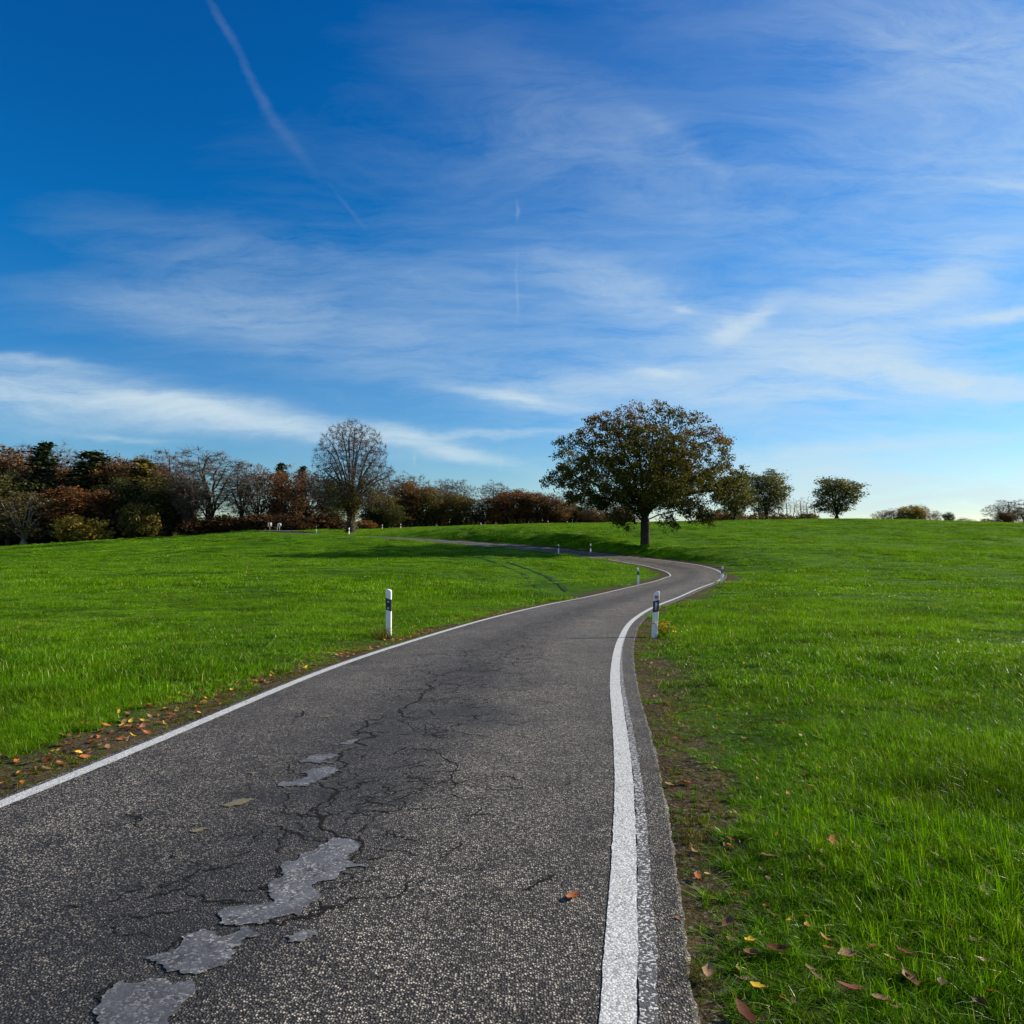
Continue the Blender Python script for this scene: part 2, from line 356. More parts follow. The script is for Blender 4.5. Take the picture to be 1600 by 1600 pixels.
M = dict(asphalt=m_asphalt(), patch=m_patch(), paint=m_paint(), worn=m_paint(True), ground=m_ground(),
         crack=simple('crack_filling', (.010, .010, .010), .95, spec=.1), stain=simple('ochre_stain', (.12, .105, .06), .9, var=.35, vscale=30),
         white=simple('white_post_plastic', (.80, .77, .72), .42, var=.10, vscale=9), black=simple('black_band_plastic', (.012, .012, .014), .45),
         reflector=simple('grey_reflector', (.42, .43, .45), .25, .3), red=simple('red_sticker', (.50, .055, .035), .5), redtext=simple('pale_sticker_print', (.62, .28, .24), .5),
         pole=simple('galvanised_pole', (.34, .32, .29), .5, .5, var=.2), signwhite=simple('sign_white', (.80, .78, .74), .5), signred=simple('sign_red', (.42, .03, .03), .5),
         bark=m_bark('dark_bark', (.020, .016, .012), (.060, .048, .036)), pbark=m_bark('grey_bark', (.075, .062, .050), (.16, .135, .11)),
         palebark=m_bark('pale_bark', (.20, .17, .13), (.36, .31, .25)))

# ------------------------------------------------------------------ the road: centre line x, y, z and crossfall
CL = np.array([(-3.2, -7.5, .03, 0), (-2.75, -4.2, .02, 0), (-1.988, .594, -.022, .001), (-1.221, 5.366, -.099, .001), (-.588, 10.537, -.187, 0), (.247, 15.881, -.388, -.001), (1.419, 21.763, -.599, 0),
    (3.146, 28.05, -.779, .003), (5.461, 34.632, -.919, .01), (8.026, 41.505, -.965, .018), (10.905, 48.289, -.925, .027), (13.006, 54.981, -.96, .04), (14.565, 60.95, -1.049, .057),
    (15.163, 66.225, -.894, .072), (14.573, 71.306, -.672, .076), (11.971, 75.28, -.296, .071), (7.988, 78.25, .186, .062), (3.37, 81.633, .71, .053), (-2.237, 85.84, 1.123, .04),
    (-8.0, 90.307, 1.547, .024), (-14.414, 94.078, 1.957, .008), (-21.385, 97.615, 2.239, -.003), (-27.776, 101.884, 2.56, -.013),
    (-32.6, 106.8, 2.86, -.01), (-34.6, 112.6, 3.05, .0), (-34.2, 119.5, 3.22, .0), (-31.8, 128, 3.4, .01), (-28.5, 138, 3.55, .01), (-24, 147.5, 3.75, .0), (-16, 156, 4.2, .0), (-4, 163.5, 4.8, .0), (12, 171, 5.1, 0), (34, 180, 5.2, 0), (60, 190, 4.6, 0)])
HW = 3.95 / 2
def catmull(A, n=16):
    A = np.vstack([2 * A[0] - A[1], A, 2 * A[-1] - A[-2]]); o = []
    t = np.linspace(0, 1, n, endpoint=False)[:, None]
    for i in range(1, len(A) - 2):
        a, b, c, d = A[i - 1:i + 3]
        o.append(.5 * (2 * b + (c - a) * t + (2 * a - 5 * b + 4 * c - d) * t * t + (3 * b - a - 3 * c + d) * t ** 3))
    o.append(A[-2][None]); return np.vstack(o)
S = catmull(CL); TT = np.gradient(S[:, :2], axis=0); TT /= np.linalg.norm(TT, axis=1)[:, None]
NN = np.stack([TT[:, 1], -TT[:, 0]], 1)                       # to the right of travel
ARC = np.concatenate([[0], np.cumsum(np.linalg.norm(np.diff(S[:, :2], axis=0), axis=1))])
EDGE_R = HW + .065 + .19; EDGE_L = HW + .065 + .055
def road_near(x, y):
    """signed lateral offset (right positive), road height there, index along the road"""
    x = np.asarray(x, float).ravel(); y = np.asarray(y, float).ravel()
    lat = np.empty(len(x)); zz = np.empty(len(x)); ix = np.empty(len(x)); dist = np.empty(len(x))
    A = S[:-1, :2]; D = S[1:, :2] - A; DD = (D * D).sum(1)
    for c in range(0, len(x), 20000):
        X, Y = x[c:c + 20000, None], y[c:c + 20000, None]
        t = np.clip(((X - A[:, 0]) * D[:, 0] + (Y - A[:, 1]) * D[:, 1]) / DD, 0, 1)
        ex, ey = X - A[:, 0] - t * D[:, 0], Y - A[:, 1] - t * D[:, 1]; n = ex * ex + ey * ey
        j = n.argmin(1); r = np.arange(len(j)); tj = t[r, j]
        nr = NN[j] * (1 - tj)[:, None] + NN[j + 1] * tj[:, None]
        sgn = np.sign(ex[r, j] * nr[:, 0] + ey[r, j] * nr[:, 1]); sgn[sgn == 0] = 1
        dd = np.sqrt(n[r, j]); L = dd * sgn
        z = S[j, 2] * (1 - tj) + S[j + 1, 2] * tj; b = S[j, 3] * (1 - tj) + S[j + 1, 3] * tj
        lat[c:c + 20000] = L; zz[c:c + 20000] = z + b * np.clip(L, -3.2, 3.2); ix[c:c + 20000] = j + tj; dist[c:c + 20000] = dd
    return lat, zz, ix
def at_depth(px, py, D):                                       # world point seen at a pixel of the photograph, D metres away along the view axis
    a, b = (px - 800) / F, (800 - py) / F
    return np.array([a * D, (cp - b * sp) * D, EYE + (sp + b * cp) * D])
# terrain control points
ctl = []
for i in range(0, len(S), 7):
    for o in (-2.6, 2.6):
        q = S[i, :2] + NN[i] * o; ctl.append((q[0], q[1], S[i, 2] + S[i, 3] * o))
for i in range(0, len(S)):                                     # bank above the road on the far side of the second bend
    if 13.2 <= i / 16 <= 20.5 and i % 6 == 0:
        k = min(1, (i / 16 - 13.2) / 1.5) * min(1, (21 - i / 16) / 2.5)
        q = S[i, :2] + NN[i] * 4.2; ctl.append((q[0], q[1], S[i, 2] + S[i, 3] * 2.5 + .30 + 0.5 * k))
for (px, py, D) in ((-100, 861, 100), (0, 857, 102), (100, 850, 104), (200, 843.5, 106), (300, 838.5, 108), (380, 834.5, 110),
                    (0, 853, 128), (200, 844, 130), (330, 838, 130), (400, 833, 128), (-300, 872, 110), (150, 865, 80), (300, 858, 80), (500, 858, 80), (650, 862, 78), (0, 880, 75),
                    (0, 905, 45), (300, 895, 45), (600, 890, 50), (200, 960, 22), (-200, 960, 22), (850, 905, 52), (700, 880, 64),
                    (1007, 865, 84), (1250, 846, 95), (1500, 848, 95), (1700, 850, 95), (1300, 875, 65), (1600, 880, 65), (1800, 885, 65), (1200, 925, 36), (1500, 930, 36), (1400, 980, 18), (1800, 940, 30),
                    (1150, 826, 120), (1300, 824, 120), (1450, 825, 120), (1600, 828, 120), (1800, 834, 120),
                    (640, 825.5, 145), (760, 824, 135), (900, 824, 125), (1010, 824.5, 118), (760, 834, 112), (900, 838, 102), (640, 832, 122),
                    (1050, 816, 152), (1200, 812.5, 155), (1300, 811.5, 158), (1400, 813, 158), (1500, 815.5, 158), (1600, 818.5, 158), (1800, 826, 158),
                    (1000, 818.3, 170), (900, 818.8, 176), (800, 820.2, 180), (700, 822.2, 178),
                    (560, 828, 160), (450, 829, 150), (350, 838, 160), (200, 844, 170), (100, 845, 170), (0, 847, 168), (-150, 850, 170)):
    ctl.append(tuple(at_depth(px, py, D)))
for (x, y, z) in ((-60, 230, 2), (0, 230, 4.4), (60, 230, 4.4), (120, 230, 4.6), (180, 220, 3.5), (250, 180, 2.0), (-140, 185, .8), (-120, 100, -2), (-120, 40, -2), (-70, 0, -.4), (60, 0, -.2), (140, 60, -.5), (200, 120, 1.0),
                  (0, -40, .5), (-60, -60, 0), (60, -60, 0), (0, 340, 2), (200, 340, 0), (-200, 340, -3), (-260, 100, -6), (340, 100, 0)):
    ctl.append((x, y, z))
ctl = np.array(ctl)
def tps(r2): return .5 * r2 * np.log(r2 + 1e-9)
_n = len(ctl); _c = ctl[:, :2] / 50
_K = tps(((_c[:, None] - _c[None]) ** 2).sum(-1)) + np.eye(_n) * 2e-4
_Pm = np.c_[np.ones(_n), _c]; _A = np.block([[_K, _Pm], [_Pm.T, np.zeros((3, 3))]])
_w = np.linalg.solve(_A, np.concatenate([ctl[:, 2], np.zeros(3)]))
def rbf(x, y):
    out = np.empty(len(x)); p = np.c_[x, y] / 50
    for c in range(0, len(x), 20000):
        q = p[c:c + 20000]; r2 = ((q[:, None] - _c[None]) ** 2).sum(-1)
        out[c:c + 20000] = tps(r2) @ _w[:_n] + _w[_n] + q @ _w[_n + 1:]
    return out
def ground(x, y, relief=True):
    x = np.asarray(x, float).ravel(); y = np.asarray(y, float).ravel()
    rr = np.hypot(x, y - 60); far = sstep(rr, 200, 420)
    xx, yy = np.clip(x, -330, 330), np.clip(y, -100, 330)
    z = rbf(xx, yy) * (1 - far) + (-9 - rr * .01) * far
    lat, rz, ix = road_near(x, y)
    d = np.where(lat > 0, lat - EDGE_R, -lat - EDGE_L)
    if relief:
        k = sstep(d, .2, 2.5) * (1 - far)
        z = z + k * (.16 * vnoise(x / 7, y / 5, 1) + .09 * vnoise(x / 2.4, y / 1.9, 2) + .05 * vnoise(x / .9, y / .8, 3))
    bl = sstep(d, .0, 2.2)
    near = rz + .035 * vnoise(x / .5, y / .5, 5) * sstep(d, .05, .5) - .012
    z = near * (1 - bl) + z * bl
    z = z - .07 * (1 - sstep(d, -.30, -.04))
    return z, d, lat, ix
def gz(x, y): return float(ground([x], [y])[0][0])
def hit(px, py, lo=1.5, hi=170):
    """first point of the ground seen along a viewing ray"""
    D = np.concatenate([np.arange(lo, 12, .05), np.arange(12, hi, .25)])
    a, b = (px - 800) / F, (800 - py) / F
    X, Y, Z = a * D, (cp - b * sp) * D, EYE + (sp + b * cp) * D
    g_, d, lat, _ = ground(X, Y, False); lat_, rz, _ = road_near(X, Y)
    g_ = np.where(d < 0, rz, g_)
    k = np.nonzero(Z < g_)[0]
    if len(k) == 0: return np.array([X[-1], Y[-1], Z[-1]])
    k = max(1, k[0]); e0, e1 = Z[k - 1] - g_[k - 1], Z[k] - g_[k]; t = e0 / (e0 - e1)
    return np.array([X[k - 1] + (X[k] - X[k - 1]) * t, Y[k - 1] + (Y[k] - Y[k - 1]) * t, Z[k - 1] + (Z[k] - Z[k - 1]) * t])

# ground sheet on a grid that is fine where one stands and coarse far away
def axis(parts):
    o = [parts[0][0]]
    for a, b, s in parts: o.extend(np.arange(o[-1] + s, b + s * .5, s))
    return np.array(o)
def geo_axis(a, b, s0, gr):
    o = [a]; s = s0
    while o[-1] < b: s *= gr; o.append(o[-1] + s)
    return np.array(o[1:])
xs = np.concatenate([-geo_axis(42, 1600, .4, 1.09)[::-1], axis([(-42, -9, .4), (-9, 9, .12), (9, 32, .34)]), geo_axis(32, 1600, .4, 1.08)])
ys = np.concatenate([-geo_axis(6, 300, .4, 1.25)[::-1], axis([(-6, 20, .12), (20, 115, .34)]), geo_axis(115, 1900, .4, 1.06)])
GX, GY = np.meshgrid(xs, ys); gzv, gd, glat, gix = ground(GX.ravel(), GY.ravel())
nx, ny = len(xs), len(ys); ii = (np.arange(ny - 1)[:, None] * nx + np.arange(nx - 1)[None]).ravel()
me = mesh_from('ground', np.c_[GX.ravel(), GY.ravel(), gzv], np.stack([ii, ii + 1, ii + nx + 1, ii + nx], 1), smooth=True)
a = me.attributes.new('verge', 'FLOAT', 'POINT'); a.data.foreach_set('value', np.clip(gd / 3.0, 0, 1).astype(np.float32))
fx, fy = GX.ravel(), GY.ravel()
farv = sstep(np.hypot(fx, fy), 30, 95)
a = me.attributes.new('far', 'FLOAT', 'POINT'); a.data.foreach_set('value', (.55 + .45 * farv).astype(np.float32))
wood = sstep(fy - 118 - (fx + 40) * -.05, 0, 4) * sstep(-fx, 40, 46)
a = me.attributes.new('wood', 'FLOAT', 'POINT'); a.data.foreach_set('value', wood.astype(np.float32))
gobj = link('ground', me, M['ground']); tag(gobj, kind='structure')

def ribbon(name, i0, i1, offs, mat, lift, jit=0.0, attr=False, crown=0.0):
    """a strip of the road between index i0 and i1 (in centre-line stations) at the given offsets"""
    t = np.arange(int(i0 * 16), min(len(S) - 1, int(i1 * 16)) + 1); sub = 6 if jit else 1
    tt = np.linspace(t[0], t[-1], (len(t) - 1) * sub * (4 if jit else 2) + 1)
    P = np.stack([np.interp(tt, np.arange(len(S)), S[:, k]) for k in range(4)], 1)
    Nn = np.stack([np.interp(tt, np.arange(len(S)), NN[:, k]) for k in range(2)], 1); Nn /= np.linalg.norm(Nn, axis=1)[:, None]
    arc = np.interp(tt, np.arange(len(S)), ARC)
    V = []; lat = []
    for j, o in enumerate(offs):
        oo = np.full(len(tt), o) if np.isscalar(o) else np.interp(tt / 16, o[0], o[1])
        if jit: oo = oo + jit * (vnoise(arc * 9 + j * 31, arc * 0 + j, 9) + .8 * vnoise(arc * 31, arc * 0 + 7 + j, 4))
        V.append(np.c_[P[:, :2] + Nn * oo[:, None], P[:, 2] + P[:, 3] * oo + lift + crown * (1 - (oo / 2.3) ** 2)]); lat.append(oo / 2.2)
    m_ = len(offs); V = np.stack(V, 1).reshape(-1, 3); lat = np.stack(lat, 1).ravel()
    i = (np.arange(len(tt) - 1)[:, None] * m_ + np.arange(m_ - 1)[None]).ravel()
    me = mesh_from(name, V, np.stack([i, i + 1, i + m_ + 1, i + m_], 1), smooth=True)
    if attr:
        a = me.attributes.new('lat', 'FLOAT', 'POINT'); a.data.foreach_set('value', lat.astype(np.float32))
    o = link(name, me, mat); tag(o, kind='structure'); return o
CROWN = .012
def rz_at(x, y, lift=.004):
    lat, rz, _ = road_near(x, y); return rz + lift + CROWN * (1 - (lat / 2.3) ** 2)
road = ribbon('road', 0, 33, [-EDGE_L, -1.6, -1.0, -.4, .2, .9, 1.6, EDGE_R], M['asphalt'], 0, crown=CROWN, attr=True)
# ragged broken edge of the asphalt
for side, e0 in ((-1, EDGE_L), (1, EDGE_R)):
    n_ = 3000; tt = np.linspace(0, 21 * 16, n_)
    P = np.stack([np.interp(tt, np.arange(len(S)), S[:, k]) for k in range(4)], 1); Nn = np.stack([np.interp(tt, np.arange(len(S)), NN[:, k]) for k in range(2)], 1)
    arc = np.interp(tt, np.arange(len(S)), ARC)
    w = np.abs(.03 * vnoise(arc * 3, arc * 0, 11 + side)) + .035 * np.abs(vnoise(arc * 14, arc * 0, 21 + side)) + .004
    o1 = e0 - .01; o2 = e0 + w
    A_ = np.c_[P[:, :2] + side * Nn * o1, P[:, 2] + side * P[:, 3] * o1 + CROWN * (1 - (o1 / 2.3) ** 2) - .001]
    B_ = np.c_[P[:, :2] + side * Nn * o2[:, None], P[:, 2] + side * P[:, 3] * o2 - .004]
    C_ = B_ - np.array([0, 0, .05])
    V = np.stack([A_, B_, C_], 1).reshape(-1, 3); i = (np.arange(n_ - 1)[:, None] * 3 + np.arange(2)[None]).ravel()
    Q = np.stack([i, i + 1, i + 4, i + 3], 1)
    tag(link('road_edge', mesh_from('road_edge', V, Q), M['asphalt']), kind='structure')
ribbon('road_line', 0, 16.6, [-HW - .06, -HW + .06], M['paint'], .004, .005, crown=CROWN)
ribbon('road_line', 0, 16.2, [HW - .065, HW + .065], M['paint'], .004, .005, crown=CROWN)
ribbon('worn_road_line', 16.2, 21, [HW - .05, HW + .05], M['worn'], .004, .012, crown=CROWN)
ribbon('worn_road_line', 16.6, 20, [-HW - .05, -HW + .05], M['worn'], .004, .012, crown=CROWN)
sta = np.array([0, 2, 2.6, 3.2, 4.0, 4.6, 5.05])
ribbon('worn_road_line', 1.0, 5.05, [HW + .068, (sta, HW + .07 + np.array([.085, .08, .07, .055, .035, .016, .004]))], M['worn'], .0035, .010, crown=CROWN)

# smooth grey repairs and cracks
def wobble(P, amp, rounds=3, seed=1):
    r_ = np.random.default_rng(seed); P = np.asarray(P, float)
    for k in range(rounds):
        Q = np.roll(P, -1, 0); mid = (P + Q) / 2; d = Q - P; nrm = np.stack([-d[:, 1], d[:, 0]], 1)
        mid = mid + nrm * r_.normal(0, amp, len(P))[:, None]
        P = np.stack([P, mid], 1).reshape(-1, 2)
    return P
def road_patch(name, px, mat, seed, lift=.005, amp=.19):
    P = wobble([hit(*q)[:2] for q in px], amp, 4, seed)
    z = rz_at(P[:, 0], P[:, 1], lift)
    me = bpy.data.meshes.new(name); me.from_pydata([(p[0], p[1], zz) for p, zz in zip(P, z)], [], [list(range(len(P)))][::1])
    me.update(); o = link(name, me, mat); tag(o, kind='structure'); return o
road_patch('road_patch', [(150, 1640), (150, 1600), (157, 1570), (185, 1540), (235, 1535), (270, 1545), (300, 1539), (318, 1550), (290, 1570), (262, 1600), (250, 1640)], M['patch'], 1)
road_patch('road_patch', [(228, 1505), (275, 1490), (283, 1468), (320, 1457), (386, 1452), (362, 1490), (345, 1515), (305, 1530), (280, 1522), (240, 1515)], M['patch'], 2)
road_patch('road_patch', [(342, 1448), (380, 1420), (425, 1400), (420, 1385), (440, 1355), (485, 1335), (520, 1312), (550, 1312), (560, 1330), (545, 1350), (528, 1375), (495, 1385), (500, 1405), (470, 1435), (430, 1440), (410, 1449), (380, 1450)], M['patch'], 3)
road_patch('road_patch', [(445, 1470), (470, 1459), (494, 1458), (480, 1472), (450, 1478)], M['patch'], 4)
road_patch('road_patch', [(432, 1228), (475, 1219), (470, 1211), (490, 1203), (525, 1201), (522, 1212), (500, 1222), (480, 1233), (440, 1232)], M['patch'], 5)
road_patch('road_patch', [(470, 1195), (480, 1188), (528, 1184), (525, 1197)], M['patch'], 6)
road_patch('road_patch', [(520, 1168), (545, 1159), (567, 1157), (550, 1166)], M['patch'], 7)
for k, q in enumerate([[(345, 1262), (365, 1254), (392, 1251), (385, 1258), (358, 1265)], [(298, 1302), (312, 1298), (327, 1299), (315, 1303)], [(498, 1122), (510, 1119), (527, 1119), (514, 1123)], [(385, 1211), (395, 1209), (403, 1211), (392, 1214)]]):
    road_patch('road_stain', q, M['stain'], 20 + k)
def crack(px, w, seed):
    P = np.array([hit(*q)[:2] for q in px]); r_ = np.random.default_rng(seed)
    for k in range(4):
        mid = (P[:-1] + P[1:]) / 2; d = P[1:] - P[:-1]; mid += np.stack([-d[:, 1], d[:, 0]], 1) * r_.normal(0, .16, len(d))[:, None]
        o = np.empty((len(P) * 2 - 1, 2)); o[::2] = P; o[1::2] = mid; P = o
    T = np.gradient(P, axis=0); T /= np.linalg.norm(T, axis=1)[:, None] + 1e-9; Nn = np.stack([T[:, 1], -T[:, 0]], 1)
    ww = w * (.25 + .75 * r_.random(len(P))) * np.sin(np.linspace(.15, np.pi - .15, len(P))) ** .4
    A_, B_ = P - Nn * ww[:, None] / 2, P + Nn * ww[:, None] / 2
    V = np.stack([np.c_[A_, rz_at(A_[:, 0], A_[:, 1], .0025)], np.c_[B_, rz_at(B_[:, 0], B_[:, 1], .0025)]], 1).reshape(-1, 3)
    i = np.arange(len(P) - 1) * 2; return V, np.stack([i, i + 1, i + 3, i + 2], 1)
mb = MB()
for k, (px, w) in enumerate([([(912, 955), (868, 968), (820, 992), (790, 1010), (750, 1033), (735, 1044)], .02), ([(735, 1044), (700, 1058), (682, 1057), (660, 1049), (650, 1060)], .03),
        ([(682, 1064), (672, 1078), (650, 1080), (618, 1080)], .04), ([(690, 1070), (668, 1080), (655, 1092), (638, 1103), (628, 1116), (646, 1124)], .035), ([(600, 1120), (575, 1135), (560, 1146), (552, 1152)], .03),
        ([(578, 1147), (580, 1155), (575, 1168)], .04), ([(552, 1150), (566, 1146), (580, 1148)], .03), ([(560, 1168), (535, 1176), (528, 1190), (531, 1205), (520, 1216)], .03),
        ([(500, 1225), (530, 1240), (512, 1256), (510, 1280), (522, 1304), (560, 1316)], .03), ([(462, 1124), (474, 1116), (483, 1111)], .03), ([(955, 937), (985, 934), (1004, 931)], .05),
        ([(340, 1455), (300, 1470), (255, 1492)], .02), ([(420, 1400), (405, 1392), (432, 1360)], .025), ([(385, 1453), (440, 1450), (480, 1440), (508, 1410)], .02),
        ([(520, 1380), (492, 1386), (470, 1388)], .012), ([(148, 1600), (150, 1565), (180, 1538)], .02), ([(560, 1310), (566, 1335), (548, 1360)], .02), ([(300, 1250), (200, 1290), (120, 1300)], .012),
        ([(900, 1215), (820, 1232), (700, 1225), (620, 1240)], .010), ([(640, 1130), (700, 1190), (690, 1240), (720, 1290)], .012)]):
    V, Q = crack(px, w, 50 + k); mb.add(V, Q)
rc = np.random.default_rng(90)
def crack_world(P, w, seed):
    P = np.asarray(P, float); r_ = np.random.default_rng(seed)
    for k in range(3):
        mid = (P[:-1] + P[1:]) / 2; d = P[1:] - P[:-1]; mid += np.stack([-d[:, 1], d[:, 0]], 1) * r_.normal(0, .2, len(d))[:, None]
        o = np.empty((len(P) * 2 - 1, 2)); o[::2] = P; o[1::2] = mid; P = o
    T = np.gradient(P, axis=0); T /= np.linalg.norm(T, axis=1)[:, None] + 1e-9; Nn = np.stack([T[:, 1], -T[:, 0]], 1)
    ww = w * (.15 + .85 * r_.random(len(P))) * np.sin(np.linspace(.1, np.pi - .1, len(P))) ** .6
    A_, B_ = P - Nn * ww[:, None] / 2, P + Nn * ww[:, None] / 2
    V = np.stack([np.c_[A_, rz_at(A_[:, 0], A_[:, 1], .0022)], np.c_[B_, rz_at(B_[:, 0], B_[:, 1], .0022)]], 1).reshape(-1, 3)
    i = np.arange(len(P) - 1) * 2; return V, np.stack([i, i + 1, i + 3, i + 2], 1)
for k in range(560):                                            # fine broken cracking left of the lane's middle
    Y = rc.uniform(3.3, 15) if k % 4 else rc.uniform(15, 34); c_ = np.interp(Y, CL[:, 1][:14], CL[:, 0][:14]) + rc.normal(.26 if Y < 12 else .1, .40); a = rc.normal(.4, .7) if rc.random() < .7 else rc.uniform(0, 3.1); L_ = rc.uniform(.08, .42) * (1 + (Y > 12))
    n_ = 4; P = np.array([c_, Y]) + np.cumsum(np.vstack([[0, 0], np.stack([np.cos(a + rc.normal(0, .5, n_)), np.sin(a + rc.normal(0, .5, n_))], 1) * L_ / n_]), 0)
    V, Q = crack_world(P, rc.uniform(.007, .024), 200 + k); mb.add(V, Q)
tag(link('road_crack', mb.build('road_crack'), M['crack']), kind='structure')

# ------------------------------------------------------------------ grass
def blades(n, size, h, w, lean, seg, seed, droop=.5, up=.9):
    r_ = np.random.default_rng(seed)
    # clumped root positions inside a disc-like patch
    k = max(4, n // 20); cx = r_.uniform(-size / 2, size / 2, (k, 2)); j = r_.integers(0, k, n)
    base = cx[j] + r_.normal(0, size * .042, (n, 2)); hh = h * np.clip(r_.normal(1, .32, n), .35, 2.1) * (.65 + .7 * r_.random(k))[j]
    ang = r_.uniform(0, 2 * np.pi, n); face = r_.uniform(0, 2 * np.pi, n)
    dirn = np.stack([np.cos(ang), np.sin(ang)], 1) * np.abs(r_.normal(0, lean, n))[:, None] + np.array([-.10, -.10])
    dx = np.stack([np.cos(face), np.sin(face)], 1)
    V = []; ts = np.linspace(0, 1, seg + 1)
    for t in ts:
        off = dirn * (t * (1 - droop) + droop * t * t)[..., None] if False else dirn * (t * .45 + droop * t * t) * hh[:, None]
        z = hh * (t - .28 * t * t * np.clip(np.linalg.norm(dirn, axis=1), 0, 1.2)) * up
        wd = w * (1 - t ** 1.8) * (.7 + .3 * t if t < .5 else .85) * (.7 + .6 * r_.random(n) * 0 + .3)
        c = base + off
        if t < 1:
            V.append(np.c_[c - dx * wd[:, None] / 2 if np.ndim(wd) else c - dx * wd / 2, z]); V.append(np.c_[c + dx * wd[:, None] / 2 if np.ndim(wd) else c + dx * wd / 2, z])
        else: V.append(np.c_[c, z])
    m_ = len(V); V = np.stack(V, 1).reshape(-1, 3); i = np.arange(n) * m_; Q = []
    for s_ in range(seg - 1): Q.append(np.stack([i + 2 * s_, i + 2 * s_ + 1, i + 2 * s_ + 3, i + 2 * s_ + 2], 1))
    T = np.stack([i + m_ - 3, i + m_ - 2, i + m_ - 1], 1)
    return V, (np.concatenate(Q) if Q else None), T
def m_grass(name, cols, trans=.34):
    m, g, b = material(name); nt = g.nt
    geo = g.n('ShaderNodeNewGeometry'); P = geo.outputs['Position']; rn = geo.outputs['Random Per Island']
    n1 = g.noise(P, .16, 5, .6, .5); n2 = g.noise(P, 1.5, 5, .65, .3)
    c = g.mix(g.ramp(n1, [(.32, 0), (.68, 1)]), cols[0], cols[1])
    c = g.mix(g.ramp(n2, [(.5, 0), (.78, .55)]), c, cols[2])
    c = g.mix(1.0, c, g.ramp(g.noise(P, .7, 6, .7, .6), [(.34, .50), (.52, 1.0), (.70, 1.22)]), 'MULTIPLY')
    c = g.mix(g.ramp(rn, [(.95, 0), (.985, .8)]), c, cols[3])
    c = g.mix(1.0, c, g.ramp(rn, [(0, .40), (.5, .85), (.92, 1.75)]), 'MULTIPLY')
    g.l(c, b.inputs['Base Color']); b.inputs['Roughness'].default_value = .40; g.l(g.ramp(rn, [(.0, .04), (.78, .05), (.88, .5), (.97, .35)]), b.inputs['Specular IOR Level'])
    tr = g.n('ShaderNodeBsdfTranslucent'); g.l(g.mix(1.0, c, (1.3, 1.25, .55), 'MULTIPLY'), tr.inputs[0])
    mx = g.n('ShaderNodeMixShader'); mx.inputs[0].default_value = trans
    g.l(b.outputs[0], mx.inputs[1]); g.l(tr.outputs[0], mx.inputs[2]); g.l(mx.outputs[0], nt.nodes['Material Output'].inputs[0])
    return m
M['grass'] = m_grass('meadow_grass_blades', [(.046, .142, .0003), (.122, .262, .0006), (.215, .310, .002), (.32, .30, .09)])
M['dry'] = m_grass('dry_verge_blades', [(.09, .10, .015), (.15, .12, .03), (.20, .14, .05), (.30, .22, .10)], .3)
def proto(name, args, mat):
    V, Q, T = blades(*args); me = mesh_from(name, V, Q, T); me.materials.append(mat)
    return bpy.data.objects.new(name, me)
def collection_of(name, objs):
    c = bpy.data.collections.new(name)
    for o in objs: c.objects.link(o)
    return c
